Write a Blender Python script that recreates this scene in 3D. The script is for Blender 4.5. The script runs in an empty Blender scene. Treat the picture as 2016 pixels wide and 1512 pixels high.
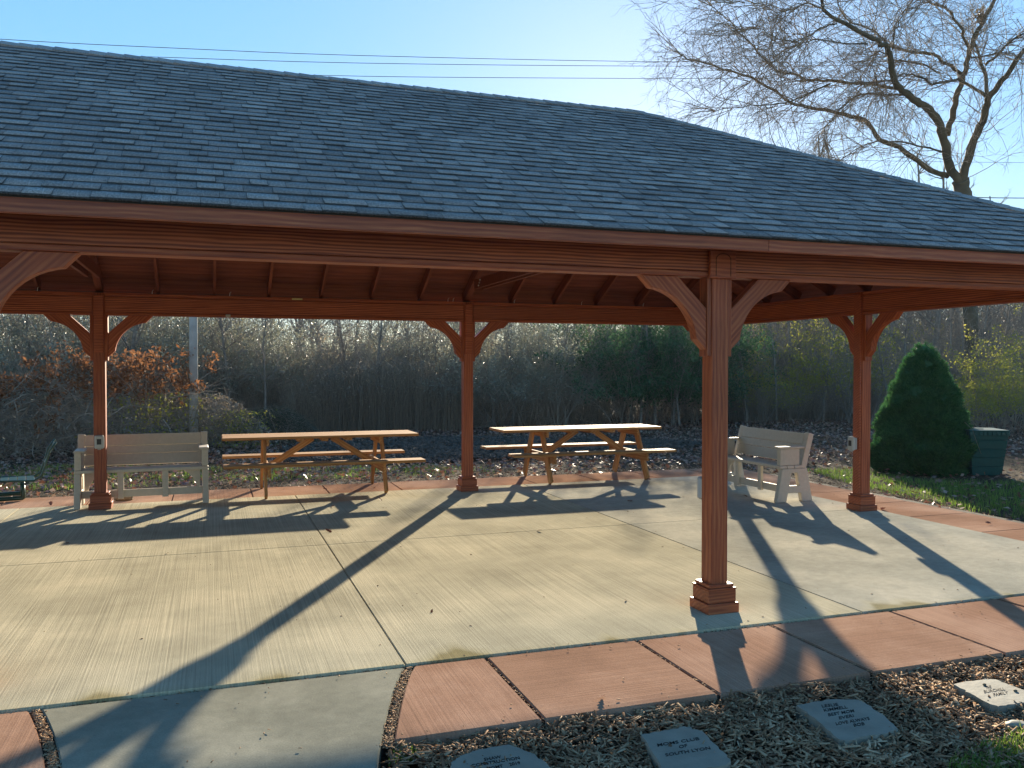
import bpy, bmesh, math, random
import numpy as np
from mathutils import Vector, Matrix
R = math.radians
random.seed(7); rng = np.random.default_rng(7)
C = bpy.context.scene.collection
sc = bpy.context.scene

# ------------------------------------------------------------------ camera
CAM = np.array([-3.5512, -5.6039, 1.8191]); YAW = .3344; PIT = -.0201; FPX = 1704.7
cd = bpy.data.cameras.new('camera'); cam = bpy.data.objects.new('camera', cd); C.objects.link(cam)
cam.location = CAM; cam.rotation_euler = (math.pi/2+PIT, 0, -YAW)
cd.sensor_width = 36; cd.lens = FPX/2016*36; cd.clip_end = 2000; cd.clip_start = .05
sc.camera = cam
# ------------------------------------------------------------------ sky, sun, exposure
SUN_AZ = R(28.0); SUN_EL = R(15.0)
w = bpy.data.worlds.new('World'); sc.world = w; w.use_nodes = True
nt = w.node_tree; bg = nt.nodes['Background']
sky = nt.nodes.new('ShaderNodeTexSky'); sky.sky_type = 'NISHITA'; sky.sun_disc = False
sky.sun_elevation = SUN_EL; sky.sun_rotation = SUN_AZ
sky.altitude = 200; sky.air_density = 1.0; sky.dust_density = .15; sky.ozone_density = 2.5
gm = nt.nodes.new('ShaderNodeGamma'); gm.inputs[1].default_value = .40      # the photo's tone-compressed sky
hsv = nt.nodes.new('ShaderNodeHueSaturation'); hsv.inputs['Saturation'].default_value = 2.1; hsv.inputs['Value'].default_value = 1.08
tint = nt.nodes.new('ShaderNodeMixRGB'); tint.blend_type = 'MULTIPLY'; tint.inputs[0].default_value = 1; tint.inputs[2].default_value = (.92, .98, 1.07, 1)
nt.links.new(sky.outputs[0], gm.inputs[0]); nt.links.new(gm.outputs[0], hsv.inputs['Color'])
nt.links.new(hsv.outputs[0], tint.inputs[1]); nt.links.new(tint.outputs[0], bg.inputs[0]); bg.inputs[1].default_value = .15
sd = Vector((math.sin(SUN_AZ)*math.cos(SUN_EL), math.cos(SUN_AZ)*math.cos(SUN_EL), math.sin(SUN_EL)))
sl = bpy.data.lights.new('sun', 'SUN'); so = bpy.data.objects.new('sun', sl); C.objects.link(so)
so.location = (20, 40, 15); so.rotation_euler = sd.to_track_quat('Z', 'Y').to_euler()
sl.energy = 4.5; sl.angle = R(.6); sl.color = (1, .86, .65)
sc.view_settings.view_transform = 'Standard'; sc.view_settings.look = 'None'
sc.view_settings.gamma = 1; sc.view_settings.use_curve_mapping = False
sc.view_settings.exposure = 1.8
try:
    sc.cycles.use_denoising = True
    sc.cycles.max_bounces = 8; sc.cycles.diffuse_bounces = 4; sc.cycles.transparent_max_bounces = 8
    sc.cycles.sample_clamp_indirect = 6
except Exception: pass

# ------------------------------------------------------------------ helpers
_F = np.array([math.sin(YAW)*math.cos(PIT), math.cos(YAW)*math.cos(PIT), math.sin(PIT)])
_R = np.array([math.cos(YAW), -math.sin(YAW), 0]); _U = np.cross(_R, _F)
def ray(x, y):
    v = _F+_R*(x-1008)/FPX-_U*(y-756)/FPX
    return v/np.linalg.norm(v)
def gz(x, y, z=0):      # surveyed photograph point on a level plane
    v = ray(x, y); return CAM+v*(z-CAM[2])/v[2]
def gY(x, y, Y):        # surveyed point on a vertical plane parallel to the eaves
    v = ray(x, y); return CAM+v*(Y-CAM[1])/v[1]
def gd(x, y, d):        # surveyed point at a distance
    return CAM+ray(x, y)*d

def mesh_np(name, V, F, smooth=False):
    V = np.asarray(V, np.float32).reshape(-1, 3); F = np.asarray(F, np.int32)
    me = bpy.data.meshes.new(name); me.vertices.add(len(V)); me.vertices.foreach_set('co', V.ravel())
    k = F.shape[1]; me.loops.add(F.size); me.loops.foreach_set('vertex_index', F.ravel())
    me.polygons.add(len(F)); me.polygons.foreach_set('loop_start', np.arange(0, F.size, k, dtype=np.int32))
    if smooth: me.polygons.foreach_set('use_smooth', np.ones(len(F), bool))
    me.update(calc_edges=True); return me
def link(name, me, mat=None, parent=None, loc=None, rot=None, mw=None):
    o = bpy.data.objects.new(name, me); C.objects.link(o)
    if mat is not None and me is not None and len(me.materials) == 0: me.materials.append(mat)
    if parent is not None: o.parent = parent
    if mw is not None: o.matrix_basis = mw
    if loc is not None: o.location = loc
    if rot is not None: o.rotation_euler = rot
    return o
def tag(o, label=None, cat=None, group=None, kind=None):
    if label: o['label'] = label
    if cat: o['category'] = cat
    if group: o['group'] = group
    if kind: o['kind'] = kind
    return o
def thing(name, label, cat, loc=(0, 0, 0), rz=0, group=None):
    o = bpy.data.objects.new(name, None); C.objects.link(o); o.empty_display_size = .1
    o.location = loc; o.rotation_euler = (0, 0, rz); return tag(o, label, cat, group)
def copy_tree(root, loc=None, rz=None, label=None, group=None, scale=None):
    kids = {}
    for o in KIDS(root): kids.setdefault(o.parent, []).append(o)
    def cp(o, par):
        c = o.copy(); C.objects.link(c); c.parent = par
        for ch in kids.get(o, []): cp(ch, c)
        return c
    c = cp(root, None)
    if loc is not None: c.location = loc
    if rz is not None: c.rotation_euler = (0, 0, rz)
    if scale is not None: c.scale = scale
    if label: c['label'] = label
    if group: c['group'] = group
    return c
def KIDS(r):
    out = []
    for ch in r.children:
        out.append(ch); out += KIDS(ch)
    return out
_box = {}
def box_me(dx, dy, dz, bev=.003, mat=None):
    key = (round(dx, 4), round(dy, 4), round(dz, 4), round(bev, 4), mat.name if mat else '')
    if key in _box: return _box[key]
    bm = bmesh.new(); bmesh.ops.create_cube(bm, size=1)
    bmesh.ops.scale(bm, vec=(dx, dy, dz), verts=bm.verts)
    if bev > 0: bmesh.ops.bevel(bm, geom=bm.edges[:], offset=min(bev, .3*min(dx, dy, dz)), segments=1, affect='EDGES')
    me = bpy.data.meshes.new('board'); bm.to_mesh(me); bm.free()
    if mat: me.materials.append(mat)
    _box[key] = me; return me
def board(name, p0, p1, wid, thk, mat, parent=None, up=(0, 0, 1), bev=.003):
    """a board from p0 to p1; wid is measured along `up`, thk across; grain runs along local X"""
    p0 = Vector(p0); p1 = Vector(p1); x = (p1-p0); L = x.length; x.normalize()
    up = Vector(up); y = up.cross(x).normalized(); z = x.cross(y)
    M = Matrix((x, y, z)).transposed().to_4x4(); M.translation = (p0+p1)/2
    return link(name, box_me(L, thk, wid, bev, mat), None, parent, mw=M)
def boxp(name, x0, x1, y0, y1, z0, z1, mat, parent=None, bev=.003):
    c = ((x0+x1)/2, (y0+y1)/2, (z0+z1)/2)
    return link(name, box_me(x1-x0, y1-y0, z1-z0, bev, mat), None, parent, loc=c)
def poly_extrude(loops, depth, bev=0):
    """2D loops (outer, holes...) in XZ, extruded along Y by depth, centred"""
    bm = bmesh.new(); es = []
    for lp in loops:
        vs = [bm.verts.new((a, -depth/2, b)) for a, b in lp]
        es += [bm.edges.new((vs[i], vs[(i+1) % len(vs)])) for i in range(len(vs))]
    bmesh.ops.triangle_fill(bm, use_beauty=True, use_dissolve=False, edges=es)
    fs = bm.faces[:]
    r = bmesh.ops.extrude_face_region(bm, geom=fs)
    bmesh.ops.translate(bm, vec=(0, depth, 0), verts=[v for v in r['geom'] if isinstance(v, bmesh.types.BMVert)])
    bmesh.ops.recalc_face_normals(bm, faces=bm.faces)
    if bev:
        ed = [e for e in bm.edges if len(e.link_faces) == 2 and e.calc_face_angle(0) > 1.2]
        bmesh.ops.bevel(bm, geom=ed, offset=bev, segments=1, affect='EDGES')
    me = bpy.data.meshes.new('profile'); bm.to_mesh(me); bm.free(); return me
def prisms(P0, P1, r0, r1, n=3):
    P0 = np.asarray(P0, float); P1 = np.asarray(P1, float); N = len(P0)
    d = P1-P0; L = np.linalg.norm(d, axis=1, keepdims=True)+1e-9; d = d/L
    a = np.where(np.abs(d[:, 2:3]) > .9, np.array([[1., 0, 0]]), np.array([[0, 0, 1.]]))
    u = np.cross(d, a); u /= np.linalg.norm(u, axis=1, keepdims=True)+1e-9; v = np.cross(d, u)
    r0 = np.broadcast_to(np.asarray(r0, float).reshape(-1, 1), (N, 1)); r1 = np.broadcast_to(np.asarray(r1, float).reshape(-1, 1), (N, 1))
    V = []
    for k in range(n):
        t = 2*math.pi*k/n; V.append(P0+r0*(u*math.cos(t)+v*math.sin(t)))
    for k in range(n):
        t = 2*math.pi*k/n; V.append(P1+r1*(u*math.cos(t)+v*math.sin(t)))
    V = np.stack(V, 1).reshape(-1, 3)
    f = np.array([[k, (k+1) % n, n+(k+1) % n, n+k] for k in range(n)])
    return V, (np.arange(N)[:, None, None]*2*n+f[None]).reshape(-1, 4)
def tube_path(pts, rad, n=8):
    """closed tube along a path, one mesh"""
    pts = [Vector(p) for p in pts]; rad = [rad]*len(pts) if not hasattr(rad, '__len__') else rad
    V = []; F = []
    t0 = (pts[1]-pts[0]).normalized(); u = t0.orthogonal().normalized()
    for i, p in enumerate(pts):
        t = (pts[min(i+1, len(pts)-1)]-pts[max(i-1, 0)]).normalized()
        u = (u-t*u.dot(t)).normalized(); v = t.cross(u)
        for k in range(n):
            a = 2*math.pi*k/n; V.append(p+rad[i]*(u*math.cos(a)+v*math.sin(a)))
    for i in range(len(pts)-1):
        for k in range(n):
            a = i*n+k; b = i*n+(k+1) % n; F.append((a, b, b+n, a+n))
    F.append(tuple(range(n))[::-1]); F.append(tuple(range((len(pts)-1)*n, len(pts)*n)))
    me = bpy.data.meshes.new('tube'); me.from_pydata(V, [], F); me.update()
    for p in me.polygons: p.use_smooth = len(p.vertices) == 4
    return me
def cards(P, size, asp=.5, flat=0.0, rs=None, fold=True):
    """leaf-sized faces at points P. flat=1 lies on the ground. Folded along the midrib (two triangles pairs)"""
    g = rs or rng; N = len(P); P = np.asarray(P, float)
    a = g.normal(size=(N, 3)); a[:, 2] *= (1-flat); a /= np.linalg.norm(a, axis=1, keepdims=True)+1e-9
    b = g.normal(size=(N, 3)); b[:, 2] *= (1-flat)
    b -= a*np.sum(a*b, 1, keepdims=True); b /= np.linalg.norm(b, axis=1, keepdims=True)+1e-9
    nn = np.cross(a, b)
    s = np.broadcast_to(np.asarray(size, float).reshape(-1, 1), (N, 1))*g.uniform(.65, 1.3, (N, 1))
    k = s*asp*.5; c = s*.16*g.uniform(-1, 1, (N, 1))
    V = np.stack([P-a*s*.5, P+b*k+nn*c, P+a*s*.5, P-b*k+nn*c], 1).reshape(-1, 3)
    i = np.arange(N)[:, None]*4
    return V, np.concatenate([i+np.array([[0, 1, 2]]), i+np.array([[0, 2, 3]])], 0)

# ------------------------------------------------------------------ materials
def newmat(name):
    m = bpy.data.materials.new(name); m.use_nodes = True; t = m.node_tree
    return m, t, t.nodes, t.links, t.nodes['Principled BSDF']
def _n(ns, typ, **kw):
    n = ns.new('ShaderNode'+typ)
    for k, v in kw.items():
        if k in n.inputs.keys(): n.inputs[k].default_value = v
        else: setattr(n, k, v)
    return n
def ramp(ns, stops):
    r = ns.new('ShaderNodeValToRGB'); e = r.color_ramp.elements
    while len(e) < len(stops): e.new(.5)
    for el, (p, c) in zip(e, stops): el.position = p; el.color = (*c, 1) if len(c) == 3 else c
    return r
def coords(ns, ls, scale=(1, 1, 1), rnd=20., src='Object'):
    tc = ns.new('ShaderNodeTexCoord'); mp = ns.new('ShaderNodeMapping'); mp.inputs['Scale'].default_value = scale
    if rnd:
        oi = ns.new('ShaderNodeObjectInfo'); ad = ns.new('ShaderNodeVectorMath'); ad.operation = 'MULTIPLY_ADD'
        cb = ns.new('ShaderNodeCombineXYZ')
        for k in range(3): ls.new(oi.outputs['Random'], cb.inputs[k])
        ad.inputs[1].default_value = (rnd, rnd*.37, rnd*.61); ls.new(cb.outputs[0], ad.inputs[0]); ls.new(tc.outputs[src], ad.inputs[2])
        ls.new(ad.outputs[0], mp.inputs[0])
    else: ls.new(tc.outputs[src], mp.inputs[0])
    return mp
def wood(name, dark, mid, light, rough=.5, ring=9., spec=.4, along=(.3, 1, 1), var=.25, coat=0, wamp=.24):
    m, t, ns, ls, b = newmat(name)
    mp = coords(ns, ls, along, 9.)
    wv = _n(ns, 'TexWave', wave_type='RINGS', rings_direction='X'); wv.inputs['Scale'].default_value = ring
    wv.inputs['Distortion'].default_value = 5; wv.inputs['Detail'].default_value = 2.5; wv.inputs['Detail Scale'].default_value = .9
    ls.new(mp.outputs[0], wv.inputs[0])
    mp2 = coords(ns, ls, (1.5, 38, 38), 9.); nz = _n(ns, 'TexNoise'); nz.inputs['Scale'].default_value = 2; nz.inputs['Detail'].default_value = 4
    ls.new(mp2.outputs[0], nz.inputs[0])
    mx = ns.new('ShaderNodeMath'); mx.operation = 'MULTIPLY_ADD'; mx.inputs[1].default_value = wamp
    ls.new(wv.outputs['Fac'], mx.inputs[0]); sc2 = ns.new('ShaderNodeMath'); sc2.operation = 'MULTIPLY'; sc2.inputs[1].default_value = 1-wamp
    ls.new(nz.outputs['Fac'], sc2.inputs[0]); ls.new(sc2.outputs[0], mx.inputs[2])
    rp = ramp(ns, [(.25, dark), (.5, mid), (.78, light)]); ls.new(mx.outputs[0], rp.inputs[0])
    # worn / blotchy stain
    mp3 = coords(ns, ls, (1.2, 3, 3), 9.); n3 = _n(ns, 'TexNoise'); n3.inputs['Scale'].default_value = 2.2; n3.inputs['Detail'].default_value = 5; ls.new(mp3.outputs[0], n3.inputs[0])
    oi = ns.new('ShaderNodeObjectInfo'); ma = ns.new('ShaderNodeMath'); ma.operation = 'MULTIPLY_ADD'; ma.inputs[1].default_value = var; ma.inputs[2].default_value = 1-var*.5
    ls.new(oi.outputs['Random'], ma.inputs[0])
    mr = ns.new('ShaderNodeMapRange'); mr.inputs['To Min'].default_value = .72; mr.inputs['To Max'].default_value = 1.25; ls.new(n3.outputs['Fac'], mr.inputs[0])
    mm = ns.new('ShaderNodeMath'); mm.operation = 'MULTIPLY'; ls.new(ma.outputs[0], mm.inputs[0]); ls.new(mr.outputs[0], mm.inputs[1])
    hs = ns.new('ShaderNodeHueSaturation'); ls.new(rp.outputs[0], hs.inputs['Color']); ls.new(mm.outputs[0], hs.inputs['Value'])
    ls.new(hs.outputs[0], b.inputs['Base Color']); b.inputs['Roughness'].default_value = rough; b.inputs['Specular IOR Level'].default_value = spec
    if coat: b.inputs['Coat Weight'].default_value = coat; b.inputs['Coat Roughness'].default_value = .35
    bp = ns.new('ShaderNodeBump'); bp.inputs['Strength'].default_value = .22; bp.inputs['Distance'].default_value = .002
    ls.new(mx.outputs[0], bp.inputs['Height']); ls.new(bp.outputs[0], b.inputs['Normal'])
    return m
def plain(name, col, rough=.6, spec=.4, metal=0, nscale=8, amt=.25, bump=.0, bscale=60, rnd=5., src='Object'):
    m, t, ns, ls, b = newmat(name)
    mp = coords(ns, ls, (1, 1, 1), rnd, src); nz = _n(ns, 'TexNoise'); nz.inputs['Scale'].default_value = nscale; nz.inputs['Detail'].default_value = 6
    ls.new(mp.outputs[0], nz.inputs[0])
    c = np.array(col); rp = ramp(ns, [(.25, tuple(c*(1-amt))), (.75, tuple(np.minimum(c*(1+amt), 1)))]); ls.new(nz.outputs['Fac'], rp.inputs[0])
    ls.new(rp.outputs[0], b.inputs['Base Color']); b.inputs['Roughness'].default_value = rough
    b.inputs['Specular IOR Level'].default_value = spec; b.inputs['Metallic'].default_value = metal
    if bump:
        n2 = _n(ns, 'TexNoise'); n2.inputs['Scale'].default_value = bscale; n2.inputs['Detail'].default_value = 4; ls.new(mp.outputs[0], n2.inputs[0])
        bp = ns.new('ShaderNodeBump'); bp.inputs['Strength'].default_value = bump; bp.inputs['Distance'].default_value = .004
        ls.new(n2.outputs['Fac'], bp.inputs['Height']); ls.new(bp.outputs[0], b.inputs['Normal'])
    return m
def leafmat(name, cols, trans=.45, rough=.5, nscale=1.2, gloss=.03):
    """leaf colour varies per leaf (island) and in patches; light passes through"""
    m, t, ns, ls, b = newmat(name); ns.remove(b); out = ns['Material Output']
    ge = ns.new('ShaderNodeNewGeometry'); mp = coords(ns, ls, (1, 1, 1), 3.)
    nz = _n(ns, 'TexNoise'); nz.inputs['Scale'].default_value = nscale; ls.new(mp.outputs[0], nz.inputs[0])
    a = ns.new('ShaderNodeMath'); a.operation = 'MULTIPLY_ADD'; a.inputs[1].default_value = .6; ls.new(ge.outputs['Random Per Island'], a.inputs[0])
    s = ns.new('ShaderNodeMath'); s.operation = 'MULTIPLY'; s.inputs[1].default_value = .45; ls.new(nz.outputs['Fac'], s.inputs[0]); ls.new(s.outputs[0], a.inputs[2])
    st = [(i/(len(cols)-1), c) for i, c in enumerate(cols)]
    rp = ramp(ns, st); ls.new(a.outputs[0], rp.inputs[0])
    d = ns.new('ShaderNodeBsdfDiffuse'); tr = ns.new('ShaderNodeBsdfTranslucent'); g = ns.new('ShaderNodeBsdfGlossy')
    g.inputs['Roughness'].default_value = rough; g.inputs['Color'].default_value = (.6, .6, .6, 1)
    for x in (d, tr): ls.new(rp.outputs[0], x.inputs['Color'])
    m1 = ns.new('ShaderNodeMixShader'); m1.inputs[0].default_value = trans; ls.new(d.outputs[0], m1.inputs[1]); ls.new(tr.outputs[0], m1.inputs[2])
    m2 = ns.new('ShaderNodeMixShader'); m2.inputs[0].default_value = gloss; ls.new(m1.outputs[0], m2.inputs[1]); ls.new(g.outputs[0], m2.inputs[2])
    ls.new(m2.outputs[0], out.inputs[0]); return m
def concrete(name, base, dirt, axis='Y', broom=1., stain=None):
    """broom finished concrete; axis = direction the broom lines run (object space = world here)"""
    m, t, ns, ls, b = newmat(name)
    s = {'Y': (85, .5, 1), 'X': (.5, 85, 1), 'N': (12, 12, 1)}[axis]
    mp = coords(ns, ls, s, 0); nz = _n(ns, 'TexNoise'); nz.inputs['Scale'].default_value = 1.; nz.inputs['Detail'].default_value = 5; nz.inputs['Roughness'].default_value = .65
    ls.new(mp.outputs[0], nz.inputs[0])
    mc = coords(ns, ls, (1, 1, 1), 0); nc = _n(ns, 'TexNoise'); nc.inputs['Scale'].default_value = .9; nc.inputs['Detail'].default_value = 8; nc.inputs['Roughness'].default_value = .6
    ls.new(mc.outputs[0], nc.inputs[0])
    nf = _n(ns, 'TexNoise'); nf.inputs['Scale'].default_value = 120; nf.inputs['Detail'].default_value = 3; ls.new(mc.outputs[0], nf.inputs[0])
    B = np.array(base); D = np.array(dirt)
    rp = ramp(ns, [(.36, tuple(D*.85)), (.48, tuple(D)), (.62, tuple(B))]); ls.new(nc.outputs['Fac'], rp.inputs[0])
    r2 = ramp(ns, [(.35, (.72, .72, .72)), (.65, (1.12, 1.12, 1.1))]); ls.new(nz.outputs['Fac'], r2.inputs[0])
    r3 = ramp(ns, [(.3, (.85, .85, .85)), (.7, (1.1, 1.1, 1.1))]); ls.new(nf.outputs['Fac'], r3.inputs[0])
    x1 = ns.new('ShaderNodeMixRGB'); x1.blend_type = 'MULTIPLY'; x1.inputs[0].default_value = .8*broom; ls.new(rp.outputs[0], x1.inputs[1]); ls.new(r2.outputs[0], x1.inputs[2])
    x2 = ns.new('ShaderNodeMixRGB'); x2.blend_type = 'MULTIPLY'; x2.inputs[0].default_value = 1; ls.new(x1.outputs[0], x2.inputs[1]); ls.new(r3.outputs[0], x2.inputs[2])
    col = x2.outputs[0]
    if stain: col = stain(ns, ls, mc, col, b)
    ls.new(col, b.inputs['Base Color'])
    if not stain: b.inputs['Roughness'].default_value = .72
    b.inputs['Specular IOR Level'].default_value = 0
    hh = ns.new('ShaderNodeMath'); hh.operation = 'MULTIPLY_ADD'; hh.inputs[1].default_value = 1.; ls.new(nz.outputs['Fac'], hh.inputs[0])
    h2 = ns.new('ShaderNodeMath'); h2.operation = 'MULTIPLY'; h2.inputs[1].default_value = .35; ls.new(nf.outputs['Fac'], h2.inputs[0]); ls.new(h2.outputs[0], hh.inputs[2])
    bp = ns.new('ShaderNodeBump'); bp.inputs['Strength'].default_value = .55*broom+.1; bp.inputs['Distance'].default_value = .004
    ls.new(hh.outputs[0], bp.inputs['Height']); ls.new(bp.outputs[0], b.inputs['Normal'])
    return m
def damp_edge(ns, ls, mc, col, b):
    """damp, algae-rimmed tongues along the front edge of the slab (world Y just behind -0.42)"""
    sp = ns.new('ShaderNodeSeparateXYZ'); tc = ns.new('ShaderNodeTexCoord'); ls.new(tc.outputs['Object'], sp.inputs[0])
    cx = ns.new('ShaderNodeCombineXYZ'); ls.new(sp.outputs[0], cx.inputs[0])
    n = _n(ns, 'TexNoise'); n.inputs['Scale'].default_value = 1.15; n.inputs['Detail'].default_value = 3.5; n.inputs['Roughness'].default_value = .55; ls.new(cx.outputs[0], n.inputs[0])
    mr = ns.new('ShaderNodeMapRange'); mr.inputs['From Min'].default_value = .50; mr.inputs['From Max'].default_value = .72
    mr.inputs['To Min'].default_value = -.44; mr.inputs['To Max'].default_value = -.12; ls.new(n.outputs['Fac'], mr.inputs[0])
    df = ns.new('ShaderNodeMath'); df.operation = 'SUBTRACT'; ls.new(mr.outputs[0], df.inputs[0]); ls.new(sp.outputs[1], df.inputs[1])
    r = ramp(ns, [(.0, (0, 0, 0)), (.5, (1, 1, 1))]); sc3 = ns.new('ShaderNodeMath'); sc3.operation = 'MULTIPLY_ADD'; sc3.inputs[1].default_value = 14; sc3.inputs[2].default_value = 0; sc3.use_clamp = True
    ls.new(df.outputs[0], sc3.inputs[0])
    x = ns.new('ShaderNodeMixRGB'); x.blend_type = 'MULTIPLY'; x.inputs[2].default_value = (.72, .69, .60, 1); ls.new(sc3.outputs[0], x.inputs[0]); ls.new(col, x.inputs[1])
    # algae tint fringe
    s4 = ns.new('ShaderNodeMath'); s4.operation = 'MULTIPLY_ADD'; s4.inputs[1].default_value = 5; s4.inputs[2].default_value = .55; s4.use_clamp = True; ls.new(df.outputs[0], s4.inputs[0])
    y = ns.new('ShaderNodeMixRGB'); y.blend_type = 'MULTIPLY'; y.inputs[2].default_value = (.90, .88, .76, 1); ls.new(s4.outputs[0], y.inputs[0]); ls.new(x.outputs[0], y.inputs[1])
    rr = ns.new('ShaderNodeMapRange'); rr.inputs['To Min'].default_value = .62; rr.inputs['To Max'].default_value = .3; ls.new(sc3.outputs[0], rr.inputs[0]); ls.new(rr.outputs[0], b.inputs['Roughness'])
    return y.outputs[0]

M_stain = wood('red_stained_timber', (.19, .036, .013), (.30, .068, .023), (.42, .125, .045), rough=.5, ring=11, spec=.35, coat=.1)
M_beam = wood('red_stained_beam_figure', (.16, .031, .012), (.30, .070, .025), (.45, .135, .05), rough=.5, ring=16, spec=.35, coat=.1, along=(.10, 1, 1), wamp=.5)
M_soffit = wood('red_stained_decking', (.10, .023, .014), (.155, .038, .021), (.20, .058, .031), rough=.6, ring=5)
M_pine = wood('treated_pine', (.27, .125, .042), (.40, .205, .078), (.50, .29, .125), rough=.7, ring=8, spec=.12)
M_poly = plain('beige_composite_lumber', (.50, .445, .36), .5, .3, nscale=25, amt=.07, bump=.15, bscale=90)
M_slab = concrete('broomed_concrete', (.55, .50, .37), (.45, .415, .31), 'Y', 1., damp_edge)
M_slab2 = concrete('float_finished_concrete', (.49, .46, .375), (.40, .385, .32), 'N', .5, damp_edge)
M_walk = concrete('grey_walk_concrete', (.31, .30, .24), (.25, .245, .195), 'N', .5)
M_redX = concrete('red_concrete_broomed_across', (.43, .275, .195), (.34, .205, .14), 'X', .8)
M_redY = concrete('red_concrete_broomed_lengthwise', (.44, .28, .20), (.35, .21, .145), 'Y', .8)
M_joint = plain('joint_dirt', (.03, .022, .016), .95, .2, nscale=40, amt=.6, bump=.6, bscale=80, rnd=0)
M_stone = plain('bluestone', (.215, .205, .165), .7, .4, nscale=6, amt=.22, bump=.5, bscale=25)
M_ink = plain('engraved_lettering', (.018, .018, .018), .8, .2)
M_grey = plain('grey_plastic', (.42, .42, .40), .4, .5, nscale=10, amt=.06)
M_dark = plain('dark_plastic', (.03, .03, .03), .5, .4)
M_green = plain('green_painted_steel', (.008, .045, .028), .3, .6, nscale=10, amt=.15)
M_bin = plain('green_plastic_lumber', (.004, .055, .045), .5, .4, nscale=18, amt=.2, bump=.1)
M_bark = plain('grey_brown_bark', (.22, .185, .15), .9, .2, nscale=7, amt=.4, bump=.8, bscale=22)
M_willow = plain('willow_bark', (.12, .10, .065), .9, .2, nscale=3, amt=.35, bump=.9, bscale=14)
M_twig = plain('twig_bark', (.30, .24, .18), .8, .2, nscale=2, amt=.35)
M_pole = plain('weathered_pole', (.42, .40, .36), .85, .2, nscale=5, amt=.2, bump=.4)
M_wire = plain('black_cable', (.02, .02, .022), .5, .4)
M_bolt = plain('galvanised_bolt', (.6, .6, .58), .35, .5, metal=.6)
M_rock = plain('brown_field_stone', (.19, .14, .09), .85, .3, nscale=9, amt=.4, bump=.7, bscale=20)

# shingles: granules + tone per tab
def shingle_mat():
    m, t, ns, ls, b = newmat('asphalt_shingle'); mp = coords(ns, ls, (1, 1, 1), 0)
    n = _n(ns, 'TexNoise'); n.inputs['Scale'].default_value = 150; n.inputs['Detail'].default_value = 4; ls.new(mp.outputs[0], n.inputs[0])
    n2 = _n(ns, 'TexNoise'); n2.inputs['Scale'].default_value = 1.3; n2.inputs['Detail'].default_value = 5; ls.new(mp.outputs[0], n2.inputs[0])
    at = ns.new('ShaderNodeAttribute'); at.attribute_name = 'tone'
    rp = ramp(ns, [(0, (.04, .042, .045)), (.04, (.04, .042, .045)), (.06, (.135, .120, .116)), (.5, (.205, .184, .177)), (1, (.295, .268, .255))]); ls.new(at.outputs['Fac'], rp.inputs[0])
    r2 = ramp(ns, [(.36, (.35, .35, .36)), (.64, (1.9, 1.88, 1.84))]); ls.new(n.outputs['Fac'], r2.inputs[0])
    r3 = ramp(ns, [(.3, (.85, .85, .85)), (.7, (1.15, 1.15, 1.12))]); ls.new(n2.outputs['Fac'], r3.inputs[0])
    x = ns.new('ShaderNodeMixRGB'); x.blend_type = 'MULTIPLY'; x.inputs[0].default_value = 1; ls.new(rp.outputs[0], x.inputs[1]); ls.new(r2.outputs[0], x.inputs[2])
    y = ns.new('ShaderNodeMixRGB'); y.blend_type = 'MULTIPLY'; y.inputs[0].default_value = 1; ls.new(x.outputs[0], y.inputs[1]); ls.new(r3.outputs[0], y.inputs[2])
    ls.new(y.outputs[0], b.inputs['Base Color']); b.inputs['Roughness'].default_value = .8; b.inputs['Specular IOR Level'].default_value = .35
    bp = ns.new('ShaderNodeBump'); bp.inputs['Strength'].default_value = .5; bp.inputs['Distance'].default_value = .002; ls.new(n.outputs['Fac'], bp.inputs['Height']); ls.new(bp.outputs[0], b.inputs['Normal'])
    return m
M_shingle = shingle_mat()
def ground_mat():
    m, t, ns, ls, b = newmat('soil_and_litter'); mp = coords(ns, ls, (1, 1, 1), 0)
    n1 = _n(ns, 'TexNoise'); n1.inputs['Scale'].default_value = .5; n1.inputs['Detail'].default_value = 6; ls.new(mp.outputs[0], n1.inputs[0])
    n2 = _n(ns, 'TexNoise'); n2.inputs['Scale'].default_value = 22; n2.inputs['Detail'].default_value = 6; n2.inputs['Roughness'].default_value = .7; ls.new(mp.outputs[0], n2.inputs[0])
    v = _n(ns, 'TexVoronoi'); v.inputs['Scale'].default_value = 16; ls.new(mp.outputs[0], v.inputs[0])
    rp = ramp(ns, [(.3, (.018, .012, .008)), (.5, (.05, .034, .022)), (.7, (.11, .08, .055))]); ls.new(n2.outputs['Fac'], rp.inputs[0])
    r2 = ramp(ns, [(.35, (.75, .8, .7)), (.65, (1.2, 1.1, 1.0))]); ls.new(n1.outputs['Fac'], r2.inputs[0])
    x = ns.new('ShaderNodeMixRGB'); x.blend_type = 'MULTIPLY'; x.inputs[0].default_value = 1; ls.new(rp.outputs[0], x.inputs[1]); ls.new(r2.outputs[0], x.inputs[2])
    ls.new(x.outputs[0], b.inputs['Base Color']); b.inputs['Roughness'].default_value = .95; b.inputs['Specular IOR Level'].default_value = .1
    bp = ns.new('ShaderNodeBump'); bp.inputs['Strength'].default_value = 1; bp.inputs['Distance'].default_value = .03; ls.new(n2.outputs['Fac'], bp.inputs['Height']); ls.new(bp.outputs[0], b.inputs['Normal'])
    return m
M_ground = ground_mat()
L_litter = leafmat('fallen_leaf_litter', [(.07, .03, .02), (.15, .065, .042), (.22, .10, .065), (.32, .20, .13), (.48, .38, .28)], .3, .35, 1.0, .10)
L_mulch = leafmat('wood_mulch', [(.035, .018, .010), (.13, .068, .038), (.26, .155, .085), (.40, .27, .16), (.65, .50, .34)], .05, .5, 2.0)
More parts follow.
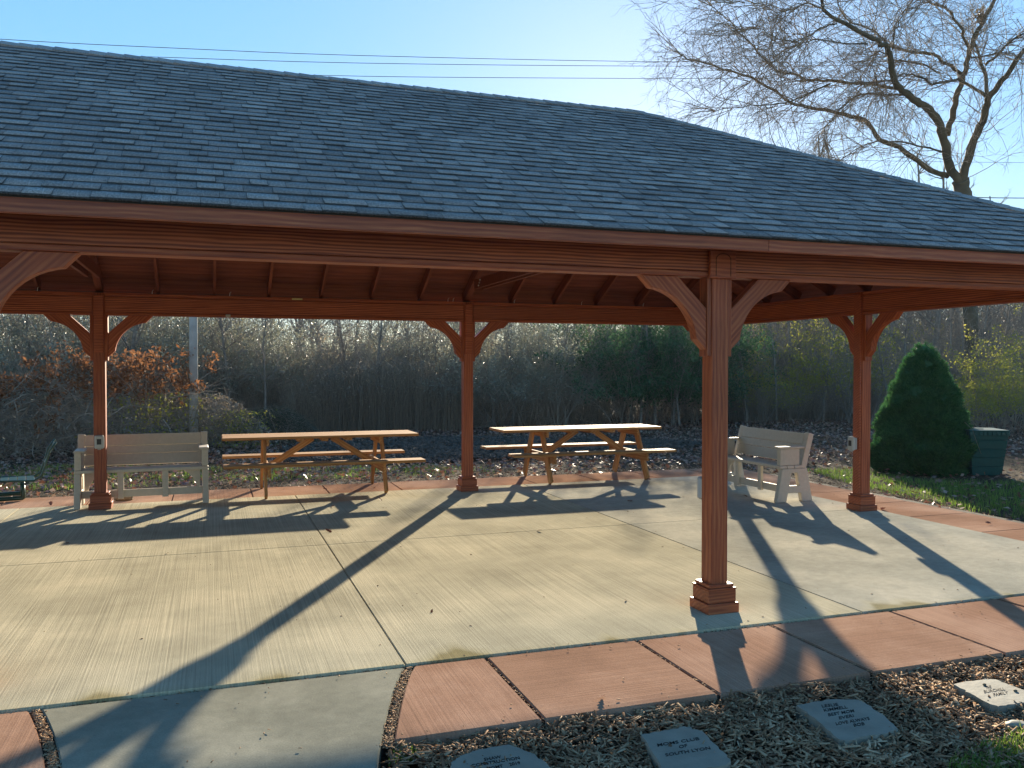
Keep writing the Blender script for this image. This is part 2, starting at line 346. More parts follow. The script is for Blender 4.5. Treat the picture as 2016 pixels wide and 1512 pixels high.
L_grass = leafmat('grass_blades', [(.06, .11, .02), (.11, .19, .03), (.18, .28, .04), (.30, .33, .09)], .6, .4, 1.5)
L_green = leafmat('green_shrub_leaves', [(.03, .075, .035), (.06, .13, .055), (.11, .18, .08)], .4, .35, .6)
L_greygreen = leafmat('grey_green_leaves', [(.14, .15, .10), (.22, .22, .15), (.34, .33, .24)], .4, .3, .6, .10)
L_yellow = leafmat('yellow_green_leaves', [(.16, .18, .03), (.34, .33, .05), (.50, .43, .09)], .55, .4, .6)
L_tan = leafmat('tan_dry_leaves', [(.14, .105, .07), (.26, .20, .13), (.42, .33, .22)], .45, .35, .6, .10)
L_rust = leafmat('rust_brown_oak_leaves', [(.12, .05, .022), (.22, .095, .04), (.32, .16, .075)], .45, .5, .8)
L_conifer = leafmat('dense_conifer_needles', [(.018, .065, .025), (.045, .135, .045), (.10, .22, .065)], .35, .5, 7)
L_cutgreen = leafmat('cut_conifer_boughs', [(.03, .05, .03), (.06, .09, .055), (.12, .14, .09)], .3, .5, 1.)
L_reed = leafmat('dry_weed_stalks', [(.12, .09, .065), (.24, .185, .13), (.38, .30, .21)], .2, .6, .5)
L_fallen = leafmat('single_fallen_leaf', [(.07, .025, .02), (.14, .05, .035), (.22, .10, .06)], .2, .4, 2.)

# ------------------------------------------------------------------ ground and paving
def ground():
    n = 140
    xs = np.concatenate([np.linspace(-120, -14, 16)[:-1], np.linspace(-14, 26, 100), np.linspace(26, 160, 20)[1:]])
    ys = np.concatenate([np.linspace(-30, -6, 8)[:-1], np.linspace(-6, 28, 90), np.linspace(28, 200, 20)[1:]])
    X, Y = np.meshgrid(xs, ys)
    far = np.clip((Y-9)/6, 0, 1)
    Z = -.085+far*(.05*np.sin(X*.9+1)*np.cos(Y*.7)+.03*np.sin(X*2.3)*np.sin(Y*1.9))
    V = np.stack([X, Y, Z], -1).reshape(-1, 3); nx, ny = len(xs), len(ys)
    i = np.arange(nx-1)[None]+np.arange(ny-1)[:, None]*nx; i = i.ravel()[:, None]
    F = i+np.array([[0, 1, nx+1, nx]])
    tag(link('ground', mesh_np('ground', V, F, True), M_ground), kind='structure')
ground()
XL = -9.33; XR = 4.44; YF = -.425; YB = 6.95
def pave(name, poly, z0, z1, mat, parent):
    me = bpy.data.meshes.new(name); bm = bmesh.new()
    vs = [bm.verts.new((x, y, z1)) for x, y in poly]; f = bm.faces.new(vs)
    if f.normal.z < 0: f.normal_flip()
    f.normal_update()
    if f.normal.z < 0: bmesh.ops.reverse_faces(bm, faces=[f])
    r = bmesh.ops.extrude_face_region(bm, geom=[f])
    bmesh.ops.translate(bm, vec=(0, 0, z0-z1), verts=[v for v in r['geom'] if isinstance(v, bmesh.types.BMVert)])
    bmesh.ops.recalc_face_normals(bm, faces=bm.faces)
    ed = [e for e in bm.edges if all(abs(v.co.z-z1) < 1e-5 for v in e.verts)]
    bmesh.ops.bevel(bm, geom=ed, offset=.006, segments=2, affect='EDGES')
    bm.to_mesh(me); bm.free(); return link(name, me, mat, parent)
slab = thing('concrete_slab', None, None); tag(slab, kind='structure')
J = .0025
jx = [XL, -5.885, -2.44, 1.0, XR]; jy = [YF, 3.35, YB]
for i in range(4):
    for k in range(2):
        mat = M_slab if i < 3 else M_slab2
        pave('slab_panel', [(jx[i]+J, jy[k]+J), (jx[i+1]-J, jy[k]+J), (jx[i+1]-J, jy[k+1]-J), (jx[i]+J, jy[k+1]-J)], -.1, 0, mat, slab)
# dirt-filled bed below every joint
boxp('joint_bed', XL-1.1, XR+1.1, YF-1.02, YB+1.05, -.14, -.022, M_joint, slab, 0)
border = thing('red_concrete_border', None, None); tag(border, kind='structure')
G_ = .011
xj = [.17+1.055*k for k in range(-9, 5)]
zt = -.006
def curve_r(y):  # right edge of the grey walk
    t = (YF-y); return -2.405-.42*t**.85+.08*t
def curve_l(y):
    t = (YF-y); return -4.455+.34*t-.09*t*t
YR = -1.45
ysr = np.linspace(YF-.030, YR, 10)
# front band, right of the walk: first panel has a curved side
P = [(curve_r(y)+.035, y) for y in ysr]+[(-1.935-G_, YR), (-1.935-G_, YF-.030)]
pave('border_panel', P, -.1, zt, M_redY, border)
edges = [-1.935, -.885, .17, 1.22, 2.28, 3.33, 4.40, 5.46]
for i in range(len(edges)-1):
    pave('border_panel', [(edges[i]+G_, YF-.030), (edges[i+1]-G_, YF-.030), (edges[i+1]-G_, YR), (edges[i]+G_, YR)], -.1, zt-.002*(i % 2), M_redX if i % 2 == 0 else M_redY, border)
P = [(curve_l(y)-.035, y) for y in ysr][::-1]
P = [(-5.6+G_, YF-.030), (-5.6+G_, YR)]+P
pave('border_panel', P[::-1], -.1, zt, M_redY, border)
for a, b_ in ((-6.66, -5.6), (-7.71, -6.66), (-8.77, -7.71), (-9.8, -8.77)):
    pave('border_panel', [(a+G_, YF-.030), (b_-G_, YF-.030), (b_-G_, YR), (a+G_, YR)], -.1, zt, M_redX, border)
# back band and right band
for i in range(-9, 5):
    a = .17+1.06*i; b_ = a+1.06
    b_ = min(b_, XR+.01)
    if a > XR: break
    pave('border_panel', [(a+.006, YB+.006), (b_-.006, YB+.006), (b_-.006, 7.93), (a+.006, 7.93)], -.1, zt, M_redX if i % 2 else M_redY, border)
yj = [YF, .66, 1.68, 2.71, 3.70, 4.75, 5.82, YB, 7.93]
for i in range(len(yj)-1):
    pave('border_panel', [(XR+.008, yj[i]+.005), (5.36, yj[i]+.005), (5.36, yj[i+1]-.005), (XR+.008, yj[i+1]-.005)], -.1, zt, M_redX, border)
# grey walk towards the camera
ys = np.linspace(YF-.030, -3.69, 30)
P = [(curve_l(max(y, -1.9))+.03-max(0, -1.9-y)*.02, y) for y in ys]+[(curve_r(max(y, -1.9))-.03, y) for y in ys[::-1]]
walk = pave('grey_walkway', P, -.12, -.008, M_walk, None); tag(walk, kind='structure')

bounce_plaza = pave('bounce_plaza', [(-26, -3.7), (-26, -22), (18, -22), (18, -3.7)], -.12, -.012, M_walk, None); tag(bounce_plaza, kind='structure')  # unseen paving added behind the camera to bounce light up to fascia and roof
# ------------------------------------------------------------------ mulch, litter, grass
def in_poly(x, y, poly):
    poly = np.array(poly); n = len(poly); r = np.zeros(len(x), bool); j = n-1
    for i in range(n):
        xi, yi = poly[i]; xj_, yj_ = poly[j]
        c = ((yi > y) != (yj_ > y)) & (x < (xj_-xi)*(y-yi)/(yj_-yi+1e-12)+xi); r ^= c; j = i
    return r
def chips(X, Y, Z, ln, wd, th, tilt=.35):
    N = len(X); a = rng.uniform(0, 2*math.pi, N); t = rng.normal(0, tilt, N)
    d = np.stack([np.cos(a)*np.cos(t), np.sin(a)*np.cos(t), np.sin(t)], 1)
    s = np.stack([-np.sin(a), np.cos(a), rng.normal(0, tilt, N)], 1); s /= np.linalg.norm(s, axis=1, keepdims=True)
    n = np.cross(d, s); P = np.stack([X, Y, Z], 1)
    d = d*ln[:, None]/2; s = s*wd[:, None]/2; n = n*th[:, None]/2
    tp = rng.uniform(.3, 1, (N, 1))
    V = np.stack([P-d-s-n, P+d-s*tp-n, P+d+s*tp-n, P-d+s-n, P-d-s+n, P+d-s*tp+n, P+d+s*tp+n, P-d+s+n], 1).reshape(-1, 3)
    f = np.array([[4, 5, 6, 7], [0, 1, 5, 4], [1, 2, 6, 5], [2, 3, 7, 6], [3, 0, 4, 7]])
    return V, (np.arange(N)[:, None, None]*8+f[None]).reshape(-1, 4)
def stuff(name, V, F, mat, smooth=False):
    return tag(link(name, mesh_np(name, V, F, smooth), mat), kind='stuff')
# foreground bed
N = 30000
X = rng.uniform(-2.95, 2.7, N); Y = rng.uniform(-2.95, -1.40, N)
k = (Y < YR-.005) & (X > np.array([curve_r(max(y, -1.9)) for y in Y])+.0); X = X[k]; Y = Y[k]; N = len(X)
hump = .012*np.sin(X*5+1)*np.cos(Y*7)+.008*np.sin(X*13+Y*9)
stuff('wood_mulch', *chips(X, Y, -.052+hump+rng.uniform(0, .035, N), rng.lognormal(math.log(.034), .5, N).clip(.008, .10), rng.uniform(.004, .018, N), rng.uniform(.002, .005, N)), L_mulch)
# bits in the gap between walk and border and in front joints
N = 900
Y = rng.uniform(-1.5, YF-.02, N); X = np.array([curve_r(y) for y in Y])+rng.normal(0, .014, N)
X2 = np.array([curve_l(y) for y in Y])+rng.normal(0, .014, N)
Xe_ = rng.uniform(-5.6, 3.4, 700); Ye_ = np.full(700, YF-.014)+rng.normal(0, .006, 700)
Xf = np.repeat(edges[:4], 60)+rng.normal(0, .004, 240); Yf = rng.uniform(YR, YF, 240)
XX = np.concatenate([X, X2, Xe_, Xf]); YY = np.concatenate([Y, Y, Ye_, Yf]); N = len(XX)
stuff('joint_debris', *chips(XX, YY, np.full(N, -.016)+rng.uniform(-.004, .006, N), rng.uniform(.008, .03, N), rng.uniform(.002, .006, N), rng.uniform(.002, .004, N), .15), L_mulch)
# bark strip behind the back and right bands
N = 26000
X = rng.uniform(-9, 7.2, N); Y = rng.uniform(-.5, 9.3, N)
strip = ((Y > 7.94) & (Y < 8.75+.25*np.sin(X*1.7)+rng.normal(0, .12, N)) & (X < 6.2)) | ((X > 5.37) & (X < 6.0+.15*np.sin(Y*2)+rng.normal(0, .12, N)) & (Y < 8.9))
X = X[strip]; Y = Y[strip]; N = len(X)
stuff('bark_strip', *chips(X, Y, -.06+rng.uniform(0, .03, N), rng.uniform(.02, .06, N), rng.uniform(.006, .018, N), rng.uniform(.003, .006, N)), L_mulch)
# leaf litter
N = 60000
X = rng.uniform(-10, 22, N); Y = rng.uniform(8.0, 23, N)
X[:9000] = rng.uniform(5.4, 18, 9000); Y[:9000] = rng.uniform(.5, 10, 9000)
bare = in_poly(X, Y, [(-2.3, 11.8), (.5, 10.9), (5.5, 10.9), (8, 12.6), (6, 15), (2, 16.5), (-2, 15)])
keep = rng.uniform(size=N) < np.where(bare, .22, np.where(Y < 9, .35, .9)); X = X[keep]; Y = Y[keep]; N = len(X)
V, F = cards(np.stack([X, Y, -.045+.04*np.sin(X*.9+1)*np.cos(Y*.7)*np.clip((Y-9)/6, 0, 1)+rng.uniform(0, .035, N)], 1), .085, .7, .75)
stuff('leaf_litter', V, F, L_litter)
# dark soil patch mulch
N = 9000; X = rng.uniform(-2.5, 8, N); Y = rng.uniform(10.5, 16.5, N); k = in_poly(X, Y, [(-2.3, 11.8), (.5, 10.9), (5.5, 10.9), (8, 12.6), (6, 15), (2, 16.5), (-2, 15)]); X = X[k]; Y = Y[k]; N = len(X)
M_soil = leafmat('dark_topsoil_clods', [(.035, .027, .02), (.07, .055, .042), (.13, .10, .08)], 0, .6)
stuff('dark_topsoil', *chips(X, Y, -.05+rng.uniform(0, .05, N), rng.uniform(.04, .12, N), rng.uniform(.03, .08, N), rng.uniform(.02, .05, N)), M_soil)
# grass
def grass(name, poly, n, h, dens=None, z=-.08):
    p = np.array(poly); X = rng.uniform(p[:, 0].min(), p[:, 0].max(), n); Y = rng.uniform(p[:, 1].min(), p[:, 1].max(), n)
    k = in_poly(X, Y, poly)
    pat = np.sin(X*3.1+Y*1.7)*np.cos(Y*2.9-X*1.3)+rng.normal(0, .6, n)
    k &= pat > (dens if dens is not None else -.6); X = X[k]; Y = Y[k]; n = len(X)
    a = rng.uniform(0, 2*math.pi, n); hh = h*rng.uniform(.5, 1.2, n); ln = rng.uniform(.2, .9, n)*hh; wv = rng.uniform(.002, .0045, n)
    B = np.stack([X, Y, np.full(n, z)], 1); s = np.stack([-np.sin(a), np.cos(a), a*0], 1)*wv[:, None]
    M = B+np.stack([np.cos(a)*ln*.35, np.sin(a)*ln*.35, hh*.6], 1); T = B+np.stack([np.cos(a)*ln, np.sin(a)*ln, hh], 1)
    V = np.stack([B-s, B+s, M+s*.8, M-s*.8, T+s*.15, T-s*.15], 1).reshape(-1, 3)
    F = (np.arange(n)[:, None, None]*6+np.array([[[0, 1, 2, 3], [3, 2, 4, 5]]])).reshape(-1, 4)
    stuff(name, V, F, L_grass)
grass('grass', [(5.75, 2.5), (6.05, 5.2), (6.6, 7.4), (7.6, 7.2), (7.5, 5.6), (9.5, 4.6), (11, 3.2), (9, .5), (6.2, .5)], 30000, .09, -.5)
grass('grass', [(-9.5, 9.1), (-2.6, 9.2), (1.2, 8.9), (1.2, 10.2), (-2.4, 10.9), (-5.5, 12.6), (-9.5, 13)], 24000, .08, .1)
grass('grass', [(-.42, -2.95), (-.36, -2.52), (-.05, -2.40), (.35, -2.33), (.9, -2.45), (1.5, -2.95)], 9000, .055, -1.2, -.055)
grass('grass', [(2.6, -1.7), (2.3, -1.47), (2.9, -1.46), (3.6, -1.6), (3.4, -2.2)], 900, .05, .2, -.055)
grass('grass', [(-2.78, -1.62), (-2.74, -1.5), (-2.62, -1.49), (-2.6, -1.62)], 260, .035, -1, -.055)

# ------------------------------------------------------------------ pavilion
D_ = 6.62; HP = .07; ZB = 2.477; ZT = 2.76; EO = .489; ZE = 2.725; ZR = 4.725; YM = D_/2
XE = 4.255; XEL = -9.155; RX = 1.09; RXL = -5.99
pav = thing('picnic_pavilion', 'open red timber picnic pavilion with grey shingled hip roof over the concrete slab', 'pavilion', (0, 0, 0))
SL = (ZR-ZE)/(YM+EO)           # slope of the roof
def brace_me():
    # curved knee brace in XZ, x measured out from the post axis; faces Y
    arc = []
    p0 = (.552, ZB-.088); p1 = (.186, ZB-.455); c = (.60, ZB-.49)
    a0 = math.atan2(p0[1]-c[1], p0[0]-c[0]); a1 = math.atan2(p1[1]-c[1], p1[0]-c[0]); r0 = math.hypot(p0[0]-c[0], p0[1]-c[1]); r1 = math.hypot(p1[0]-c[0], p1[1]-c[1])
    if a1 < a0: a1 += 2*math.pi
    for i in range(13):
        t = i/12; a = a0+(a1-a0)*t; r = r0+(r1-r0)*t-.0*math.sin(math.pi*t); arc.append((c[0]+r*math.cos(a), c[1]+r*math.sin(a)))
    out = [(.345, ZB), (.637, ZB)]+arc+[(.104, ZB-.535), (.104, ZB-.232)]
    return poly_extrude([out], .088, .003)
BR = brace_me()
def brace_local():
    me = BR.copy(); cx_, cz = .36, ZB-.25
    me.transform(Matrix.Rotation(R(45), 4, 'Y') @ Matrix.Translation((-cx_, 0, -cz)))   # grain along local X
    return me
BRL = brace_local()
def brace(parent, px, py, ang):
    """ang: direction the brace reaches out from the post at px, py"""
    M = Matrix.Translation((px, py, 0)) @ Matrix.Rotation(ang, 4, 'Z') @ Matrix.Translation((.36, 0, ZB-.25)) @ Matrix.Rotation(R(-45), 4, 'Y')
    b = link('brace', BRL, M_stain, parent, mw=parent.matrix_world.inverted() @ M if False else M)
    # rail fixed to the post behind the brace foot
    M2 = Matrix.Translation((px, py, 0)) @ Matrix.Rotation(ang, 4, 'Z')
    q = M2 @ Vector((HP+.017, 0, 1.895)); q2 = M2 @ Vector((HP+.017, 0, ZB-.001)); u = (M2.to_3x3() @ Vector((1, 0, 0)))
    board('brace_rail', q, q2, .033, .112, M_stain, parent, up=u)
def post(x, y, dirs, cap=None):
    """a post with plinth; every piece sits in pavilion space"""
    p = board('post', (x, y, .0), (x, y, ZB if cap is None else ZB), 2*HP, 2*HP, M_stain, pav, up=(1, 0, 0), bev=.006)
    inv = p.matrix_basis.inverted()
    def sub(o): o.matrix_basis = inv @ o.matrix_basis; o.parent = p
    for z0, z1, h in ((.0, .074, .132), (.074, .172, .115), (.172, .184, .119), (.184, .210, .103)):
        sub(boxp('plinth', x-h, x+h, y-h, y+h, z0+(.0005 if z0 else 0), z1, M_stain, None, .004))
    for d in dirs: brace(pav, x, y, d)
    return p
PI = math.pi
E_ = dict(front=[0, -4.9], back=[0, -4.9])
for x in (0., -4.9): post(x, 0., (0, PI))
for x in (0., -4.9): post(x, D_, (0, PI))
post(XE, 0, (PI, PI/2)); post(XE, D_, (PI, -PI/2)); post(XEL, 0, (0, PI/2)); post(XEL, D_, (0, -PI/2))
post(XE, YM, (PI/2, -PI/2)); post(XEL, YM, (PI/2, -PI/2))
def beam(p0, p1, nrm):
    """box beam: lower rail, face and capping, shadow grooves between"""
    p0 = Vector(p0); p1 = Vector(p1); z = Vector((0, 0, 1))
    board('beam_core', p0+z*(ZB+.142), p1+z*(ZB+.142), ZT-ZB-.02, .10, M_stain, pav)
    board('beam_rail', p0+z*(ZB+.0195), p1+z*(ZB+.0195), .038, .139, M_stain, pav)
    board('beam_face', p0+z*(ZB+.138), p1+z*(ZB+.138), .190, .136, M_beam, pav)
    board('beam_cap', p0+z*(ZT-.022), p1+z*(ZT-.022), .040, .141, M_stain, pav)
xsF = [XEL, -4.9, 0, XE]
for i in range(3):
    for y in (0, D_): beam((xsF[i]+HP+.002, y, 0), (xsF[i+1]-HP-.002, y, 0), 1)
for x in (XE, XEL):
    for y0, y1 in ((0, YM), (YM, D_)): beam((x, y0+HP+.002, 0), (x, y1-HP-.002, 0), 1)
# post heads: raised blocks between the beams, the front ones carved with an arch
for x in (0., -4.9, XE, XEL):
    for y in (0, D_):
        h = board('post_head', (x, y, ZB+.0005), (x, y, ZT), 2*HP, 2*HP, M_stain, pav, up=(1, 0, 0))
for x in (XE, XEL): board('post_head', (x, YM, ZB+.0005), (x, YM, ZT), 2*HP, 2*HP, M_stain, pav, up=(1, 0, 0))
for x in (0., -4.9, XE, XEL):
    blk = boxp('carved_block', x-.108, x+.108, -.105, -HP-.002, 2.466, 2.668, M_stain, pav, .004)
    pts = [(-.062, -.085), (-.062, .035)]+[(-.062*math.cos(t), .035+.045*math.sin(t)) for t in np.linspace(0, PI, 9)][1:-1]+[(.062, .035), (.062, -.085)]
    g = link('carved_arch', tube_path([(a, -.0165, b) for a, b in pts], .0026, 5), M_joint, blk)
for x in (0., -4.9):   # inner faces of back posts
    boxp('post_board', x-.055, x+.055, D_-HP-.026, D_-HP-.001, 2.0, ZT-.03, M_stain, pav, .003)
for x in (XE,):
    boxp('post_board', x-HP-.026, x-HP-.001, YM-.06, YM+.06, .21, ZT-.03, M_stain, pav, .003)
# fascia boards
zf = (2.618+2.722)/2
corn = [(-9.155-EO, -EO), (XE+EO, -EO), (XE+EO, D_+EO), (-9.155-EO, D_+EO)]
split = {0: [(-9.155-EO, -5.6), (-5.6, .115), (.115, XE+EO)], 2: [(-9.155-EO, -3.), (-3., XE+EO)]}
for a, b_ in split[0]: boxp('fascia_board', a+.001, b_-.001, -EO, -EO+.032, 2.618, 2.722, M_stain, pav, .003)
for a, b_ in split[2]: boxp('fascia_board', a+.001, b_-.001, D_+EO-.032, D_+EO, 2.618, 2.722, M_stain, pav, .003)
for x in (XE+EO-.016, -9.155-EO+.016):
    boxp('fascia_board', x-.016, x+.016, -EO+.034, D_+EO-.034, 2.618, 2.722, M_stain, pav, .003)
# rafters. roof surface z at horizontal run r from the eave: ZE + SL*r ; deck 20 mm, rafters below
TH = .035
def zroof(r): return ZE+SL*r
cosr = 1/math.sqrt(1+SL*SL); RW = .135
off = (TH+.006)/cosr+RW/2/cosr
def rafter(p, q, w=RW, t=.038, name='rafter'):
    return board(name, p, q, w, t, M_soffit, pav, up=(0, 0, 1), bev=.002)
rx = [-2.8+.7*k for k in range(-12, 12)]
for x in rx:
    if RXL-.05 < x < RX+.05:
        thick = .038 if min(abs(x), abs(x+4.9)) > .05 else .085
        for s in (0, 1):
            y0 = -EO+.04 if s == 0 else D_+EO-.04; y1 = YM-.03 if s == 0 else YM+.03
            y0 = (-.11 if s == 0 else D_+.11); r0 = EO-.11; r1 = YM+EO-.03
            rafter((x, y0, zroof(r0)-off), (x, y1, zroof(r1)-off), t=thick)
    elif -9.155-EO+.3 < x < XE+EO-.3:     # jack rafters
        run = (XE+EO-x) if x > 0 else (x-(-9.155-EO))
        for s in (0, 1):
            y0 = -EO+.04 if s == 0 else D_+EO-.04; y1 = -EO+run-.05 if s == 0 else D_+EO-run+.05
            if run < .75: continue
            y0 = -.11 if s == 0 else D_+.11
            rafter((x, y0, zroof(EO-.11)-off), (x, y1, zroof(run-.05)-off))
for yy in [YM+.7*k for k in range(-4, 5)]:
    run = min(yy+EO, D_+EO-yy)
    for s in (1, -1):
        xe = XE+EO if s == 1 else -9.155-EO
        rafter((xe-s*(EO-.11), yy, zroof(EO-.11)-off), (xe-s*(run-.05), yy, zroof(run-.05)-off))
for (cx_, cy_) in corn:
    sx = 1 if cx_ > 0 else -1; rxx = RX if sx > 0 else RXL
    rafter((cx_-sx*.4, cy_+(.4 if cy_ < 0 else -.4), zroof(.4)-off-.01), (rxx, YM, ZR-off-.02), .17, .045, 'hip_rafter')
rafter((RXL, YM, ZR-off-.03), (RX, YM, ZR-off-.03), .17, .04, 'ridge_board')
bolt = mesh_np('bolt', *prisms([(0, 0, 0)], [(0, .012, 0)], .011, .009, 6)); bolt.materials.append(M_bolt)
for x in (0., -4.9):
    for s in (-1, 1):
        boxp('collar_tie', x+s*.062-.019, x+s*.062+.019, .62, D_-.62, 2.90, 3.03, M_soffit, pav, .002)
    for k in range(3):
        o = link('bolt', bolt, None, pav, loc=(x-.083, D_-.86-.035*k, 2.93+.035*k), rot=(0, 0, PI/2))
for x in (-4.35, -3.7, -2.45, -.35, .35, 1.05, 1.9, 2.7, 3.4):     # cable clips along the beam top
    pass
wire = link('string_light_cable', tube_path([(x, D_-HP-.03+.015*math.sin(x*7), ZT+.004+.008*abs(math.sin(x*3.1))) for x in np.linspace(-9, XE-.1, 60)], .004, 5), M_wire, pav)
# roof deck boards (underside) and shingles, plane by plane
u_ = lambda v: Vector(v)
planes = [ # origin at left end of eave (looking up the slope), u along eave, h horizontal up-slope direction, u-length, top clip
    (Vector((-9.155-EO, -EO, ZE)), Vector((1, 0, 0)), Vector((0, 1, 0)), XE+EO+9.155+EO),
    (Vector((XE+EO, -EO, ZE)), Vector((0, 1, 0)), Vector((-1, 0, 0)), D_+2*EO),
    (Vector((XE+EO, D_+EO, ZE)), Vector((-1, 0, 0)), Vector((0, -1, 0)), XE+EO+9.155+EO),
    (Vector((-9.155-EO, D_+EO, ZE)), Vector((0, -1, 0)), Vector((1, 0, 0)), D_+2*EO)]
RUN = YM+EO; SLEN = RUN/cosr
roof = link('roof', None, None, pav)
bm = bmesh.new()   # solid roof core between shingles and deck
zc = -.012
ev = [bm.verts.new((x, y, ZE+zc)) for x, y in corn]; rv = [bm.verts.new((RXL, YM, ZR+zc)), bm.verts.new((RX, YM, ZR+zc))]
for f in ((0, 1, 5, 4), (1, 2, 5), (2, 3, 4, 5), (3, 0, 4)): bm.faces.new([(ev+rv)[i] for i in f])
me = bpy.data.meshes.new('roof_underlay'); bm.to_mesh(me); bm.free()
roof.name = 'roof_tmp'; bpy.data.objects.remove(roof); roof = link('roof', me, M_joint, pav)
for (o, u, h, UL) in planes:
    up = (h+Vector((0, 0, SL))).normalized(); nrm = u.cross(up).normalized()
    if nrm.z < 0: nrm = -nrm
    bw = .143; nrow = int(SLEN/bw)
    for i in range(nrow):
        v0 = i*bw+.002; v1 = (i+1)*bw-.002; c0 = v0*cosr+.012; c1 = v1*cosr+.012
        a = [(c0, v0), (UL-c0, v0), (UL-c1, v1), (c1, v1)]
        if a[1][0]-a[0][0] < .1: continue
        tp = -.018; bt = -.036
        cx_ = UL/2; cv = (v0+v1)/2
        V = [(x-cx_, y-cv, z) for z in (bt, tp) for x, y in a]
        F = [(3, 2, 1, 0), (4, 5, 6, 7), (0, 1, 5, 4), (1, 2, 6, 5), (2, 3, 7, 6), (3, 0, 4, 7)]
        me = bpy.data.meshes.new('deck_board'); me.from_pydata(V, [], F)
        M = Matrix((u, up, nrm)).transposed().to_4x4(); M.translation = o+u*cx_+up*cv
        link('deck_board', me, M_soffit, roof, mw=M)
EXP = .143
def tab_polys():
    """every visible shingle tab: (score, verts, faces, tone)"""
    out = []
    g = np.random.default_rng(3)
    for pi, (o, u, h, UL) in enumerate(planes):
        up = (h+Vector((0, 0, SL))).normalized(); nrm = u.cross(up).normalized()
        if nrm.z < 0: nrm = -nrm
        o_, uu, vv, nn = (np.array(x) for x in (o, u, up, nrm))
        rows = int(math.ceil(SLEN/EXP)); start = -.034
        for i in range(rows):
            v0 = start+i*EXP+g.normal(0, .0012); v1 = v0+EXP+.006
            if v0 > SLEN-.03: break
            v1 = min(v1, SLEN+.004)
            x = g.uniform(-.3, 0); hi = g.uniform() < .5
            while x < UL:
                wd = g.choice([.11, .15, .18, .21, .24])*g.uniform(.93, 1.07); x1 = x+wd
                l0, l1 = max(v0, 0)*cosr, max(v1, 0)*cosr
                a = [max(x, l0), min(x1, UL-l0), min(x1, UL-l1), max(x, l1)]
                if a[1]-a[0] > .015:
                    if a[2] < a[3]: a[2] = a[3] = (a[2]+a[3])/2
                    t = (.0115 if hi else .0065)+g.uniform(-.0012, .0015)
                    tb = t+g.uniform(-.0008, .0012)
                    gp = .0009
                    P = [(a[0]+gp, v0, t), (a[1]-gp, v0, tb), (a[2]-gp, v1, .001), (a[3]+gp, v1, .001), (a[0]+gp, v0, -.006), (a[1]-gp, v0, -.006), (a[2]-gp, v1, -.006), (a[3]+gp, v1, -.006)]
                    V = [o_+uu*p[0]+vv*p[1]+nn*p[2] for p in P]
                    tone = float(np.clip(g.normal(.5, .17)+(.10 if hi else -.10), .08, 1))
                    c = (V[0]+V[2])/2; sc_ = 0
                    if pi == 0:
                        d = c-CAM; z = d@_F; px = 1008+FPX*(d@_R)/z; py = 756-FPX*(d@_U)/z
                        if z > 0 and -20 < px < 2036 and py > 0: sc_ = (a[1]-a[0])*EXP*abs((d/np.linalg.norm(d))@nn)/z**2
                    out.append((sc_, V, tone))
                x = x1; hi = (not hi) if g.uniform() < .8 else hi
    return out
TF = np.array([[0, 1, 2, 3], [5, 4, 7, 6], [4, 5, 1, 0], [5, 6, 2, 1], [7, 4, 0, 3], [6, 7, 3, 2]])
tabs = tab_polys(); order = sorted(range(len(tabs)), key=lambda i: -tabs[i][0]); big = set(order[:300])
def tone_attr(me, tones):
    at = me.attributes.new('tone', 'FLOAT', 'FACE'); at.data.foreach_set('value', np.asarray(tones, np.float32))
for i in order[:300]:
    s, V, t = tabs[i]; c = (V[0]+V[2])/2
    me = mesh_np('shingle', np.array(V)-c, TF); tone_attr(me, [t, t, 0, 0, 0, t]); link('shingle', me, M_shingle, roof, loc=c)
rest = [t for i, t in enumerate(tabs) if i not in big]
V = np.concatenate([np.array(t[1]) for t in rest]); F = (np.arange(len(rest))[:, None, None]*8+TF[None]).reshape(-1, 4)
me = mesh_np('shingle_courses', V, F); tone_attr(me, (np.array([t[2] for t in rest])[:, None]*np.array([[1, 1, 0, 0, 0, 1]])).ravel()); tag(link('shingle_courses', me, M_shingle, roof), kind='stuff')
# ridge and hip caps: overlapping folded pieces
def caps(p, q, n1, n2, ln=.145, wd=.145):
    p = Vector(p); q = Vector(q); d = (q-p); L = d.length; d.normalize(); n = int(L/ln)
    s1 = d.cross(n1).normalized(); s2 = d.cross(n2).normalized()
    if s1.z > 0: s1 = -s1
    if s2.z > 0: s2 = -s2
    upv = (n1+n2).normalized()
    for i in range(n):
        a = -.03; b_ = ln+.05; t0 = .020; t1 = .009
        w1 = wd*random.uniform(.94, 1.04)
        V = []
        for (x, t) in ((a, t0), (b_, t1)):
            V += [d*x+s1*w1+n1*t, d*x+upv*(t+.004), d*x+s2*w1+n2*t]
            V += [d*x+s1*w1+n1*(t-.008), d*x+upv*(t-.006), d*x+s2*w1+n2*(t-.008)]
        F = [(0, 1, 7, 6), (1, 2, 8, 7), (0, 3, 4, 1), (1, 4, 5, 2), (0, 6, 9, 3), (2, 5, 11, 8)]
        me = bpy.data.meshes.new('ridge_cap'); me.from_pydata([v+Vector((0, 0, random.uniform(-.001, .002))) for v in V], [], F); me.update()
        tone_attr(me, [random.uniform(.3, .8)]*len(F))
        link('ridge_cap', me, M_shingle, roof, loc=p+d*(i*ln))
def nr(u, h): 
    n = Vector(u).cross((Vector(h)+Vector((0, 0, SL))).normalized()).normalized(); return n if n.z > 0 else -n
nF, nR, nB, nL = nr((1, 0, 0), (0, 1, 0)), nr((0, 1, 0), (-1, 0, 0)), nr((1, 0, 0), (0, -1, 0)), nr((0, 1, 0), (1, 0, 0))
caps((RXL-.02, YM, ZR), (RX+.05, YM, ZR), nF, nB)
